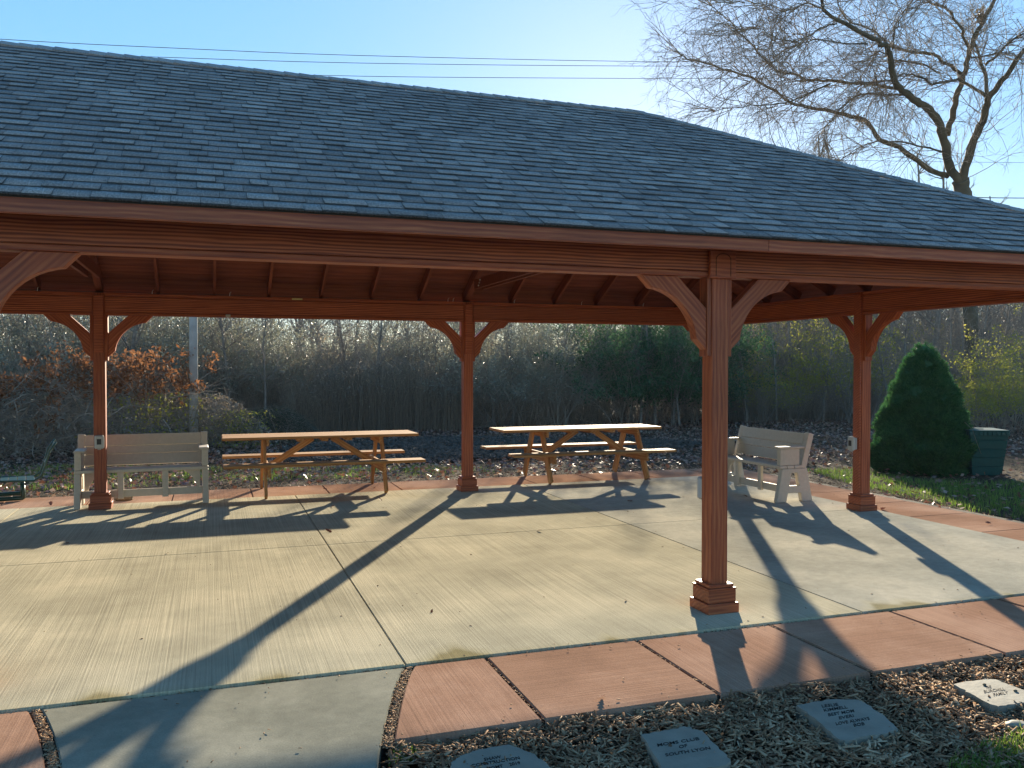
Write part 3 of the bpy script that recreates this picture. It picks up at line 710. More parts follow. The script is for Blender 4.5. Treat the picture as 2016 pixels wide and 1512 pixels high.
caps((corn[1][0], corn[1][1], ZE), (RX, YM, ZR), nF, nR); caps((corn[0][0], corn[0][1], ZE), (RXL, YM, ZR), nF, nL)
caps((corn[2][0], corn[2][1], ZE), (RX, YM, ZR), nB, nR); caps((corn[3][0], corn[3][1], ZE), (RXL, YM, ZR), nB, nL)
# metal drip edge
boxp('drip_edge', -9.155-EO, XE+EO, -EO-.006, -EO-.002, 2.70, 2.724, M_dark, roof, 0)

q = gY(585, 589, D_-HP); boxp('paper_tag', q[0]-.07, q[0]+.07, D_-HP-.012, D_-HP-.004, q[2]-.011, q[2]+.011, plain('yellow_tag', (.6, .5, .2)), pav, 0)
q = gY(449, 621, D_-HP); boxp('clip', q[0]-.03, q[0]+.03, D_-HP-.02, D_-HP-.002, q[2]-.02, q[2]+.012, M_grey, pav, .004)
for px_ in (300, 452, 890, 1010, 1142, 1263, 880, 75): q = gY(px_, 590, D_-HP); link('cable_clip', tube_path([(q[0], D_-HP-.05, ZT-.004), (q[0]+.004, D_-HP-.05, ZT+.035), (q[0]+.02, D_-HP-.05, ZT+.05)], .0035, 5), M_bolt, pav)
# grit and crumbs scattered over the paving
N = 420; X = rng.uniform(-8, 5.2, N); Y = np.where(rng.uniform(size=N) < .5, rng.uniform(-1.4, 7.8, N), rng.choice([-1.38, 7.8, -.5], N)+rng.normal(0, .12, N)).clip(-1.42, 7.88)
stuff('grit', *chips(X, Y, np.full(N, .003), rng.uniform(.004, .022, N), rng.uniform(.003, .008, N), rng.uniform(.002, .004, N), .1), L_mulch)
# ------------------------------------------------------------------ outlet boxes on the posts
def outlet(label, loc, rz):
    t = thing('outlet_box', label, 'outlet box', loc, rz, 'outlet boxes on the posts')
    boxp('back_box', -.05, .05, -.03, 0, -.075, .075, M_grey, t, .008)
    c = boxp('weather_cover', -.056, .056, -.075, -.032, -.085, .085, M_grey, t, .014)
    boxp('window', -.026, .026, -.078, -.0755, -.03, .04, M_dark, c if False else t, 0)
    boxp('latch', -.02, .02, -.07, -.035, -.098, -.086, M_grey, t, .003)
    return t
outlet('grey outlet box seen edge-on, fixed to the far side of the nearest post', (-.012, HP+.001, .90), PI)
outlet('grey outlet box on the back post in front of the left bench', (-4.9-.0, D_-HP-.001, .86), 0)
outlet('white-grey outlet box on the end post beside the angled bench', (XE-HP-.028, YM+.02, .845), -PI/2)

# ------------------------------------------------------------------ picnic tables
def picnic_table(label, loc, rz, lx):
    t = thing('picnic_table', label, 'picnic table', loc, rz, 'wooden picnic tables')
    L = 2.76
    for i in range(5): boxp('tabletop_board', -L/2+random.uniform(0, .012), L/2-random.uniform(0, .012), -.37+.149*i, -.37+.149*i+.142, .797, .835, M_pine, t, .005)
    for s in (-1, 1):
        for i in range(2):
            a = .545+.15*i; y0, y1 = sorted((s*a, s*(a+.142)))
            boxp('seat_board', -L/2+random.uniform(0, .02), L/2-random.uniform(0, .02), y0, y1, .457, .495, M_pine, t, .005)
    for x in (lx-.83, lx+.83):
        sx = 1 if x > lx else -1
        board('seat_support', (x-sx*.041, -.69, .385), (x-sx*.041, .69, .385), .14, .038, M_pine, t)
        board('top_support', (x-sx*.041, -.36, .75), (x-sx*.041, .36, .75), .09, .038, M_pine, t)
        for s in (-1, 1):
            board('leg', (x, s*.60, 0.02), (x, s*.20, .795), .128, .038, M_pine, t, up=(0, 1, 0))
        board('diagonal_brace', (x-sx*.075, 0, .385), (lx+sx*.14, 0, .78), .085, .038, M_pine, t)
    board('top_support', (lx, -.34, .777), (lx, .34, .777), .038, .09, M_pine, t)
    for x in (lx-.34, lx+.34): board('top_support', (x, -.34, .777), (x, .34, .777), .038, .09, M_pine, t)
    return t
picnic_table('pine picnic table left of the middle back post, beside the beige bench', (-2.04, 7.27, 0), 0, .02)
picnic_table('pine picnic table between the middle back post and the near post', (2.07, 7.38, 0), 0, .15)

# ------------------------------------------------------------------ benches
def bench(label, loc, rz):
    t = thing('garden_bench', label, 'bench', loc, rz, 'beige composite benches')
    L = 1.62; E2 = L/2; TK = .075
    outer = [(0, 0), (.155, 0), (.180, .118), (.385, .118), (.405, 0), (.575, 0), (.48, .447), (.085, .447)]
    hole = [(.200, .215), (.235, .39), (.325, .39), (.360, .215)]
    A = poly_extrude([outer, hole], TK, .006)
    for s in (-1, 1):
        o = link('side_frame', A, M_poly, t, loc=(s*(E2-TK/2), 0, 0), rot=(0, 0, PI/2))
        boxp('armrest', s*(E2-.06)-.062, s*(E2-.06)+.062, .03, .44, .715, .745, M_poly, t, .008)
        boxp('arm_panel', s*(E2-.045)-.03, s*(E2-.045)+.03, .10, .37, .492, .714, M_poly, t, .005)
        boxp('arm_post', s*(E2-.045)-.04, s*(E2-.045)+.04, .055, .098, .492, .714, M_poly, t, .005)
        board('back_post', (s*(E2-.045), .425, .449), (s*(E2-.045), .55, .915), .085, .085, M_poly, t, up=(1, 0, 0), bev=.006)
        board('mid_leg', (s*.27, .12, .10), (s*.27, .12, .446), .075, .045, M_poly, t, up=(1, 0, 0), bev=.004)
    for i in range(3): boxp('seat_board', -E2+.002, E2-.002, .05+.118*i, .05+.118*i+.112, .449, .49, M_poly, t, .006)
    n = Vector((0, .466, -.125)).normalized()
    d = Vector((0, .125, .466)).normalized(); b0 = Vector((0, .415, .455))
    for a, b_ in ((.055, .20), (.207, .31), (.317, .468)):
        c = b0+d*((a+b_)/2)+Vector((0, -.012, 0))
        board('back_board', (-E2+.09, c.y, c.z), (E2-.09, c.y, c.z), b_-a, .035, M_poly, t, up=d, bev=.004)
    board('stretcher', (-E2+TK+.003, .15, .165), (E2-TK-.003, .15, .165), .095, .04, M_poly, t, bev=.004)
    for s in (-1, 1):  # ribbed arched gussets below the seat
        arch = [(.0, .447), (.29, .447)]+[(.29-.255*math.sin(a), .12+.325*math.cos(a)) for a in np.linspace(.12, 1.45, 8)][::1]+[(.0, .12)]
        link('gusset', poly_extrude([arch], .03), M_poly, t, loc=(-E2+TK+.03 if s < 0 else E2-TK-.03, .22, 0), rot=(0, 0, 0 if s < 0 else PI))
    return t
bench('beige bench facing the camera behind the left back post', (-4.40, 6.58, 0), R(1.5))
bench('beige bench standing side-on between the near post and the end post', (3.57, 4.93, 0), R(-90))

# ------------------------------------------------------------------ green steel chair at the left edge
def green_seat():
    c = gz(38, 985, 0); v = c-CAM; a = math.atan2(v[1], v[0])     # its width runs away from the viewer
    t = thing('metal_bench', 'green metal bench with curved tube leg cut off by the left edge of the photo', 'bench', (c[0], c[1], 0), a-PI/2)
    sx = np.linalg.norm(v[:2])/FPX; zf_ = lambda py: CAM[2]-(py-722)*sx*1.0
    def P(px, py): return ((px-38)*sx, max(.03, zf_(py)-0))
    for dy in (-.02, .52):
        link('back_tube', tube_path([(P(px, py)[0], dy, P(px, py)[1]) for px, py in [(-60, 933), (-20, 921), (10, 917), (60, 919), (71, 912), (77, 895), (84, 870), (95, 853)]], .014, 8), M_green, t)
        link('leg', tube_path([(P(px, py)[0], dy+.01, P(px, py)[1]) for px, py in [(43, 922), (44, 950), (43, 964), (38, 974), (27, 981), (12, 984), (-20, 985)]], .03, 10), M_green, t)
    x0, z0 = P(-30, 919); x1, z1 = P(62, 918)
    for i in range(7):
        x = x0+(x1-x0)*i/7; boxp('seat_slat', x+.004, x+(x1-x0)/7-.004, .0, .50, z1-.010, z1+.006, M_green, t, .002)
    b0 = Vector((P(77, 895)[0], 0, P(77, 895)[1])); b1 = Vector((P(94, 855)[0], 0, P(94, 855)[1]))
    for i in range(4):
        p = b0.lerp(b1, (i+.5)/4); board('back_slat', (p.x, 0, p.z), (p.x, .50, p.z), .05, .008, M_green, t, up=(b1-b0).normalized())
green_seat()

# ------------------------------------------------------------------ engraved stones
def stone(label, px, zt, lines, col=None):
    P = np.array([gz(x, y, zt)[:2] for x, y in px]); c = P.mean(0)
    t = thing('memorial_stone', label, 'engraved stone', (c[0], c[1], 0), 0, 'engraved stones in the mulch bed')
    Q = []
    n = len(P)
    for i in range(n):       # roughen the outline
        a, b_ = P[i], P[(i+1) % n]
        for k in range(5): 
            f = k/5; q = a*(1-f)+b_*f
            if k: q = q+rng.normal(0, .004, 2)
            Q.append(q-c)
    Q = np.array(Q)
    bm = bmesh.new()
    top = [bm.verts.new((x*.985, y*.985, zt)) for x, y in Q]
    mid = [bm.verts.new((x+rng.normal(0, .002), y+rng.normal(0, .002), zt-.010+rng.normal(0, .003))) for x, y in Q]
    bot = [bm.verts.new((x*.99, y*.99, -.085)) for x, y in Q]
    f = bm.faces.new(top); f.normal_update()
    m = len(Q)
    for A, B in ((top, mid), (mid, bot)):
        for i in range(m): bm.faces.new((A[i], A[(i+1) % m], B[(i+1) % m], B[i]))
    bmesh.ops.recalc_face_normals(bm, faces=bm.faces)
    me = bpy.data.meshes.new('slab'); bm.to_mesh(me); bm.free(); link('slab', me, M_stone, t)
    for txt, bl, br in lines:
        a = gz(*bl, zt); b_ = gz(*br, zt); tl = gz(bl[0]-2, bl[1]-5.6, zt)
        cu = bpy.data.curves.new('txt', 'FONT'); cu.body = txt; cu.extrude = .0015; cu.offset = .006; cu.resolution_u = 3
        o = bpy.data.objects.new('txt', cu); C.objects.link(o); bpy.context.view_layer.update()
        dg = bpy.context.evaluated_depsgraph_get(); me = bpy.data.meshes.new_from_object(o.evaluated_get(dg)); bpy.data.objects.remove(o)
        co = np.zeros(len(me.vertices)*3, np.float32); me.vertices.foreach_get('co', co); co = co.reshape(-1, 3)
        mn, mxx = co.min(0), co.max(0); ux = (b_-a)/(mxx[0]-mn[0]); uy = (tl-a)/(mxx[1]-mn[1])
        o3 = a-np.array([c[0], c[1], 0])
        zz = (co[:, 2:3]-mn[2])/(mxx[2]-mn[2])*.0012+.0004
        W_ = o3+(co[:, :1]-mn[0])*ux+(co[:, 1:2]-mn[1])*uy+zz*np.array([[0, 0, 1]])
        me.vertices.foreach_set('co', W_.astype(np.float32).ravel()); me.materials.clear(); me.update()
        link('lettering', me, M_ink, t)
    return t
stone('rounded slate stone lettered SHAW CONSTRUCTION MGMT 2019 at the bottom edge', [(887, 1500), (905, 1488), (945, 1474), (1003, 1465), (1045, 1481), (1075, 1500), (1100, 1530), (1060, 1560), (905, 1560), (886, 1525)], .0,
      [('SHAW', (953.8, 1498.5), (987.4, 1492.5)), ('CONSTRUCTION', (929, 1511), (1024.3, 1494.6)), ('MGMT    2019', (959.7, 1516.4), (1025, 1504.4))])
stone('pale slate stone lettered MOMS CLUB OF SOUTH LYON', [(1261, 1446), (1290, 1440), (1330, 1434), (1345, 1429), (1362, 1432), (1385, 1441), (1415, 1470), (1439, 1495), (1432, 1506), (1370, 1516), (1320, 1524), (1302, 1512)], .0,
      [('MOMS CLUB', (1295.1, 1470.2), (1377.9, 1456.8)), ('OF', (1337.7, 1473.8), (1354, 1470.2)), ('SOUTH LYON', (1310.9, 1489.5), (1399.3, 1475.2))])
stone('large blue-grey stone with six lettered lines, half shaded, LOVE ALWAYS BOB', [(1567, 1388), (1600, 1381), (1640, 1376), (1690, 1377), (1705, 1385), (1745, 1412), (1769, 1435), (1740, 1445), (1700, 1450), (1664, 1459), (1650, 1455), (1610, 1420)], .0,
      [('LESLIE', (1619, 1393.3), (1651, 1389.7)), ('KIMMELL', (1623.1, 1401.5), (1669.4, 1394.5)), ('BEST MOM', (1631.6, 1410.5), (1682.4, 1402)), ('EVER!', (1652.9, 1416.6), (1681.7, 1411.5)), ('LOVE ALWAYS', (1646.7, 1428), (1712.8, 1417)), ('BOB', (1681.7, 1430.8), (1702.9, 1427.5))])
stone('light tan stone lettered THE FAMILY near the right edge', [(1876, 1347), (1900, 1341), (1940, 1337), (1960, 1337), (1985, 1347), (2016, 1358), (2040, 1368), (2035, 1382), (2000, 1385), (1965, 1391), (1945, 1384), (1910, 1365)], .0,
      [('THE', (1941.4, 1356.7), (1952, 1354.8)), ('BURCHILL', (1937.9, 1364.9), (1979.2, 1359)), ('FAMILY', (1956.8, 1370.9), (1985, 1366))])
def rock(name, label, cat, loc, s, mat, seed=0, group=None):
    g = np.random.default_rng(seed); bm = bmesh.new(); bmesh.ops.create_icosphere(bm, subdivisions=3, radius=1)
    ks = g.normal(size=(6, 3))
    for v in bm.verts:
        n = v.co.normalized(); f = 1+.10*sum(math.sin(3*(n.x*k[0]+n.y*k[1]+n.z*k[2])+k[0]*4) for k in ks)/2; v.co = Vector((n.x*s[0]*f, n.y*s[1]*f, max(n.z, -.45)*s[2]*f+.45*s[2]))
    me = bpy.data.meshes.new(name); bm.to_mesh(me); bm.free()
    for p in me.polygons: p.use_smooth = True
    return tag(link(name, me, mat, loc=loc), label, cat, group)
q = gz(243, 984, 0); rock('field_stone', 'flat brown stone lying under the left bench', 'rock', (q[0], q[1], 0), (.135, .09, .05), M_rock, 3)
q = gz(2000, 1430, -.03); rock('field_stone', 'small grey stone in the mulch at the right edge', 'rock', (q[0], q[1], -.03), (.06, .04, .02), M_stone, 4)
q = gz(1964, 1466-100, .0)
for i, (px, py) in enumerate(((1938, 1349), (1999, 1361))):
    q = gz(px, py, .0); rock('pebble', ['dark pebble left of the lettering on the light tan stone', 'dark reddish pebble right of the lettering on the light tan stone'][i], 'pebble', (q[0], q[1], .0015), (.011, .009, .006), M_rock, 8+i)

# ------------------------------------------------------------------ vegetation
class Grow:
    def __init__(s, seed): s.g = np.random.default_rng(seed); s.P = []; s.Q = []; s.a = []; s.b = []; s.tips = []
    def seg(s, p, q, r0, r1): s.P.append(p); s.Q.append(q); s.a.append(r0); s.b.append(r1)
    def path(s, pts, r0, r1):
        n = len(pts)-1
        for i in range(n): s.seg(pts[i], pts[i+1], r0+(r1-r0)*i/n, r0+(r1-r0)*(i+1)/n)
    def limb(s, p, d, L, r, lvl, nseg=6, wander=.16, kids=(5, 5, 4), ang=.7, up=.06, droop=0., ratio=.55, rmin=.003):
        g = s.g; p = np.array(p, float); d = np.array(d, float); d /= np.linalg.norm(d); step = L/nseg; pts = [p.copy()]
        for i in range(nseg):
            d = d+g.normal(0, wander, 3)+np.array([0, 0, up-droop*(i/nseg)]); d /= np.linalg.norm(d); p = p+d*step; pts.append(p.copy())
            if lvl > 0 and i >= (1 if lvl < 3 else 2):
                nk = kids[min(lvl-1, len(kids)-1)]/nseg; k = int(nk)+(g.uniform() < nk-int(nk))
                for _ in range(k):
                    a = np.cross(d, g.normal(size=3)); a /= np.linalg.norm(a)+1e-9
                    t = ang*g.uniform(.6, 1.3); nd = d*math.cos(t)+a*math.sin(t)
                    s.limb(p-d*step*g.uniform(), nd, L*ratio*g.uniform(.6, 1.25)*(1-.35*i/nseg), max(r*(1-i/nseg*.6)*.5, rmin), lvl-1, max(3, nseg-1), wander*1.15, kids, ang, up, droop, ratio, rmin)
        s.path(pts, r, max(r*.35, rmin*.6)); 
        if lvl == 0: s.tips.append(pts[-1]); s.tips.append(pts[-2])
    def mesh(s, name, n=3, lo=0, hi=9):
        P, Q, a, b = (np.array(x) for x in (s.P, s.Q, s.a, s.b)); k = (a >= lo) & (a < hi)
        V, F = prisms(P[k], Q[k], a[k], b[k], n); return mesh_np(name, V, F, n > 3)
def around(tips, k, sp, g):
    T = np.array(tips); return (T[:, None]+g.normal(0, sp, (len(T), k, 3))).reshape(-1, 3)

# --- the big willow, limbs surveyed from the photograph at about 26 m
def W(X, Y): return (1560+X/3.78, Y/3.78)
def W1(X, Y): return (1250+X/2.632, Y/2.632)
KW = 1.3
def trace(pix, d0, d1):
    n = len(pix); return [gd(px, py, KW*(d0+(d1-d0)*i/(n-1))) for i, (px, py) in enumerate(pix)]
def smooth(pts, k=4):
    pts = np.array(pts); out = []
    n = len(pts)
    for i in range(n-1):
        p0, p1, p2, p3 = pts[max(i-1, 0)], pts[i], pts[i+1], pts[min(i+2, n-1)]
        for j in range(k):
            t = j/k; out.append(.5*((2*p1)+(-p0+p2)*t+(2*p0-5*p1+4*p2-p3)*t*t+(-p0+3*p1-3*p2+p3)*t**3))
    out.append(pts[-1]); return out
limbs = [
 ([(1922, 800), (1915, 700), (1905, 500), (1898, 400), W(1245, 1350)], 26, 26, .42, .36),
 ([W(1245, 1360), W(1170, 1230), W(1130, 1050), W(1080, 900), W(1000, 800), W(900, 740), W(800, 660), W(745, 560), W(730, 400), W(690, 340), W(560, 270), W(400, 180), W(250, 90), W(215, -20)], 26, 22.5, .25, .07),
 ([W(1150, 1010), W(1200, 820), W(1250, 640), W(1290, 500), W(1320, 380), W(1380, 220), W(1450, 100), W(1520, -40)], 26, 26.5, .17, .09),
 ([W(1255, 1370), W(1330, 1100), W(1420, 900), W(1460, 740), W(1560, 600), W(1700, 400), W(1790, 200)], 26, 25, .24, .09),
 ([W(1445, 760), W(1440, 560), W(1380, 400), W(1360, 300)], 25.6, 26.5, .11, .05),
 ([W(1440, 720), W(1290, 620), W(1180, 600), W(1040, 620), W(950, 570), W(830, 555), W(700, 600), W(520, 620)], 25.6, 24.5, .085, .025),
 ([W(1160, 1310), W(980, 1240), W(800, 1100), W(650, 1030), W(540, 900), W(330, 840), W(130, 800), W(0, 760), W1(640, 420), W1(500, 370), W1(330, 320), W1(240, 290)], 26, 23, .15, .03),
 ([W(820, 705), W(700, 705), W(560, 700), W(450, 730), W(330, 850), W(250, 950), W(240, 1050)], 25, 24, .06, .02),
 ([W(790, 660), W(500, 620), W(280, 600), W(100, 590), W(0, 545), W1(740, 370), W1(640, 270), W1(560, 190), W1(480, 100), W1(400, 30)], 25, 22.5, .085, .02),
 ([W(280, 625), W(150, 680), W(0, 750), W1(740, 540), W1(600, 545), W1(420, 570)], 24, 22.5, .05, .018),
 ([W(1265, 560), W(1180, 500), W(1060, 410), W(900, 385), W(740, 345), W(680, 300), W(600, 230), W(400, 140), W(330, -10)], 26.3, 24.5, .10, .03),
 ([W(745, 370), W(760, 250), W(800, 150), W(840, 70)], 24.6, 24.2, .045, .015),
 ([W(1310, 380), W(1260, 220), W(1150, 70), W(1040, 30), W(960, -30)], 26.3, 25.5, .08, .04),
 ([W(1440, 480), W(1560, 370), W(1640, 290), W(1740, 250), W(1900, 200)], 26, 24.5, .07, .03),
 ([W(560, 328), W(380, 320), W(200, 300), W(80, 320), W(-40, 380), W1(700, 330), W1(600, 420)], 23.8, 22, .04, .012),
 ([W(330, 175), W(200, 210), W(60, 300), W1(740, 200), W1(640, 150), W1(560, 160)], 23.3, 22, .04, .012),
 ([W(1110, 1130), W(1020, 1100), W(860, 1070), W(650, 1050), W(480, 1110), W(350, 1200)], 25.5, 24.5, .06, .016),
 ([W(250, 90), W(120, 30), W(0, 70), W1(740, 60), W1(640, 20), W1(520, 10)], 23, 22, .04, .012),
 ([W(1100, 545), W(960, 480), W(760, 440), W(640, 380), W(600, 480), W(640, 640)], 25.5, 24.5, .05, .012),
 ([W(1330, 430), W(1480, 400), W(1640, 390), W(1724, 470)], 26, 25.6, .05, .015)]
def willow():
    q0 = gd(1922, 790, 34.); t = thing('willow_tree', 'big leafless willow spreading over the right end of the pavilion roof', 'tree', (q0[0], q0[1], -.1))
    o = np.array(t.location); T = Grow(5); S = Grow(6); g = S.g
    for pix, d0, d1, r0, r1 in limbs:
        pts = smooth(trace(pix, d0, d1), 4); pts = [p+g.normal(0, .02, 3)*(i > 0) for i, p in enumerate(pts)]; T = Grow(5); rs = .62 if r0 < .4 else .55; rb = r1*rs*(1.35 if r0 > .4 else 1); n0 = len(pts)-1; link('trunk' if r0 > .4 else 'limb', tube_path([p-o for p in pts], [(r0*rs+(rb-r0*rs)*i/n0)*(1+.07*math.sin(i*2.1)) for i in range(n0+1)], 9), M_willow, t)
        n = len(pts)
        for i in range(3, n):
            f = i/n; rr = r0+(r1-r0)*f
            if r0 > .4: continue
            m = g.poisson(2.1 if rr < .09 else .8)
            for _ in range(m):
                d = pts[i]-pts[i-1]; d = d/(np.linalg.norm(d)+1e-9); a = g.normal(size=3); nd = d*.8+a*.75; nd[0] -= .1
                S.limb(pts[i]-o+g.normal(0, .03, 3), nd, g.uniform(1.1, 2.9), .014, 2, 6, .20, (6, 5), .55, .02, .16, .5, .0042)
        for _ in range(5):
            d = pts[-1]-pts[-3]; S.limb(pts[-1]-o, d/np.linalg.norm(d)+g.normal(0, .4, 3), g.uniform(1.2, 2.8), .015, 2, 6, .18, (7, 5), .5, .02, .12, .5, .0042)
    link('twigs', S.mesh('twigs', 3), M_twig, t)
    # leafy growth stuck in the forks
    P = np.array([gd(*W(500+g.normal(0, 25), 890+g.normal(0, 15)), 24.5*KW) for _ in range(90)]+[gd(*W(1400+g.normal(0, 22), 120+g.normal(0, 40)), 26.3*KW) for _ in range(220)])-o
    V, F = cards(P, .09, .6); link('clinging_leaves', mesh_np('l', V, F), L_tan, t)
    return len(S.P)
print('willow', willow())

# --- small generic plants, built once and copied
def bare_tree(seed, h, r, crown=1.):
    G = Grow(seed); g = G.g; lean = g.normal(0, .05, 2); d = np.array([lean[0], lean[1], 1.]); p = np.array([0., 0, 0]); n = 12; pts = [p]
    for i in range(n):
        d = d+np.array([g.normal(0, .05), g.normal(0, .05), .05]); d /= np.linalg.norm(d); p = p+d*h/n; pts.append(p)
        if i > 2:
            for _ in range(g.poisson(2.4*crown)):
                a = g.uniform(0, 2*PI); t = g.uniform(.5, 1.1); nd = np.array([math.cos(a)*math.sin(t), math.sin(a)*math.sin(t), math.cos(t)])
                G.limb(p, nd, h*.24*g.uniform(.6, 1.2)*(1.25-i/n), r*.38*(1-.5*i/n), 2, 5, .15, (5, 4), .7, .07, 0, .5, .005)
    T = Grow(0); T.path(pts, r, r*.2)
    t = thing('bare_tree', 'x', 'tree'); link('trunk', T.mesh('trunk', 7), M_bark, t); link('branches', G.mesh('branches', 3), M_bark, t); return t
def shrub(seed, h, w_, stems, leafm, nleaf, lsize=.05, lz=.3, name='shrub'):
    G = Grow(seed); g = G.g
    for _ in range(stems):
        a = g.uniform(0, 2*PI); q = g.uniform(0, w_*.25); t = abs(g.normal(0, .38))
        nd = (math.cos(a)*math.sin(t), math.sin(a)*math.sin(t), math.cos(t))
        G.limb((math.cos(a)*q, math.sin(a)*q, -.05), nd, h*g.uniform(.65, 1.1), g.uniform(.008, .022), 2, 8, .13, (7, 5), .6, .03, .10, .42, .003)
    t = thing(name, 'x', 'shrub'); link('stems', G.mesh('stems', 3), M_bark if seed % 2 else M_twig, t)
    if nleaf:
        T = np.array(G.tips); T = T[T[:, 2] > h*lz]
        if len(T):
            P = T[g.integers(0, len(T), nleaf)]+g.normal(0, .10, (nleaf, 3)); V, F = cards(P, lsize, .5, 0, g); link('foliage', mesh_np('leaves', V, F), leafm, t)
    return t
def bin_sort(): pass
SH = {
 'grey': [shrub(21, 3.3, 2, 15, L_greygreen, 5200, .06), shrub(22, 3.0, 2, 15, L_greygreen, 4200, .06)],
 'green': [shrub(23, 3.6, 2, 14, L_green, 5200, .10, .15), shrub(24, 3.2, 2.2, 14, L_green, 3800, .09)],
 'twig': [shrub(25, 3.2, 2, 20, L_tan, 1100, .045, .3), shrub(26, 2.8, 2, 20, L_tan, 1400, .045), shrub(27, 3.7, 2, 18, L_tan, 900, .045)],
 'yellow': [shrub(28, 2.9, 2, 12, L_yellow, 1900, .085), shrub(29, 2.5, 2, 12, L_yellow, 1500, .08)],
 'tan': [shrub(30, 2.2, 2, 14, L_tan, 1600, .07), shrub(31, 2.7, 2, 14, L_tan, 1300, .07)]}
LAB = {'grey': ('grey-green leafy shrub', 'grey-green shrubs in the thicket'),
       'green': ('dark green leafy shrub', 'dark green shrubs in the thicket'),
       'twig': ('leafless twiggy shrub', 'leafless shrubs in the thicket'),
       'yellow': ('shrub with yellow-green leaves', 'yellow-leaved shrubs at the wood edge'),
       'tan': ('low shrub with tan dry leaves', 'dry-leaved shrubs at the wood edge')}
used = {}
def place_words(x, y):
    d = np.array([x, y, 1.])-CAM; px = 1008+FPX*(d@_R)/(d@_F)
    for lim, wd in ((180, 'left of the left back post'), (430, 'between left back post and pole'), (620, 'above the pile of cut boughs'), (880, 'left of the middle back post'), (1010, 'behind the middle back post'),
                    (1200, 'behind the right picnic table'), (1400, 'left of the nearest post'), (1560, 'right of the nearest post'), (1710, 'left of the end post'), (1880, 'behind the cone evergreen')):
        if px < lim: return wd
    return 'right of the cone evergreen'
def depth_words(y): return 'front' if y < 22.3 else 'rear'
def put(kind, x, y, s=1., sx=None):
    L = SH[kind]; root = L[rng.integers(len(L))]
    sc_ = (s*rng.uniform(.9, 1.1), s*rng.uniform(.9, 1.1), s*rng.uniform(.92, 1.08))
    if root.name not in used:
        used[root.name] = 1; o = root; o.location = (x, y, -.08); o.rotation_euler = (0, 0, rng.uniform(0, 6.28)); o.scale = sc_
        
    else: o = copy_tree(root, (x, y, -.08), rng.uniform(0, 6.28), None, None, sc_)
    tag(o, depth_words(y)+' '+LAB[kind][0]+' '+place_words(x, y), None, LAB[kind][1])
    return o
def wx(px, Y): return gY(px, 722, Y)[0]
def band(px0, px1, Y0, Y1, step, kinds, s=1.):
    px = px0
    while px < px1:
        Y = rng.uniform(Y0, Y1); put(kinds[rng.integers(len(kinds))], wx(px, Y), Y, s*rng.uniform(.80, 1.28)); px += step*rng.uniform(.7, 1.3)
band(-60, 380, 19.5, 22.5, 34, ['grey', 'twig', 'grey'], 1.12)
band(-60, 380, 23, 25, 44, ['twig', 'grey'], 1.05)
band(390, 920, 20.6, 22.5, 32, ['twig', 'twig', 'grey'], .98)
band(390, 920, 23, 25, 44, ['twig', 'grey', 'grey'], 1.0)
band(930, 1180, 20.5, 22.0, 34, ['grey', 'twig'], 1.0)
band(930, 1180, 22.5, 25.0, 44, ['grey', 'grey', 'twig'], 1.0)
band(1195, 1400, 20.5, 22, 48, ['green', 'green', 'twig'], 1.05)
band(1195, 1400, 23, 25, 50, ['green', 'twig'], 1.15)
band(1420, 1700, 20.5, 23, 40, ['tan', 'yellow', 'twig'], .9)
band(1420, 2060, 24, 28, 40, ['twig', 'tan', 'twig', 'yellow'], 1.35)
band(1620, 1700, 19.5, 20.5, 50, ['yellow'], 1.25)
band(1870, 2060, 14.5, 17.5, 50, ['yellow', 'twig'], .85)
band(1700, 1900, 17, 20, 36, ['twig', 'tan', 'twig'], 1.0)
band(1880, 2090, 13.5, 16, 40, ['yellow', 'twig', 'tan'], .8)
band(1420, 2090, 21, 24, 34, ['twig', 'tan', 'twig'], 1.25)
band(1420, 2120, 29, 33, 36, ['twig', 'twig', 'yellow'], 1.4)
for px_, Y_, k_, s_ in [(1490, 18.9, 'yellow', .8), (1530, 19.4, 'yellow', .9), (1648, 18.8, 'yellow', 1.25), (1690, 19.2, 'yellow', 1.1), (1905, 12.6, 'yellow', .62), (1950, 12.9, 'yellow', .72), (1995, 12.4, 'yellow', .8), (2040, 12.8, 'yellow', .8),
                        (1225, 19.4, 'green', .95), (1265, 19.8, 'green', 1.05), (1305, 19.3, 'green', 1.0), (1350, 19.6, 'green', 1.05), (1388, 19.2, 'green', .95), (700, 20.2, 'tan', 1.0), (985, 19.6, 'grey', .85), (1040, 19.8, 'grey', .95), (1095, 19.5, 'grey', .9),
                        (1560, 18.4, 'tan', .55), (1600, 18.0, 'tan', .5), (1500, 18.2, 'tan', .45)]:
    put(k_, wx(px_, Y_), Y_, s_)
for k_, L in SH.items():
    for r_ in L:
        if r_.name not in used:
            for ch in KIDS(r_): bpy.data.objects.remove(ch)
            bpy.data.objects.remove(r_)
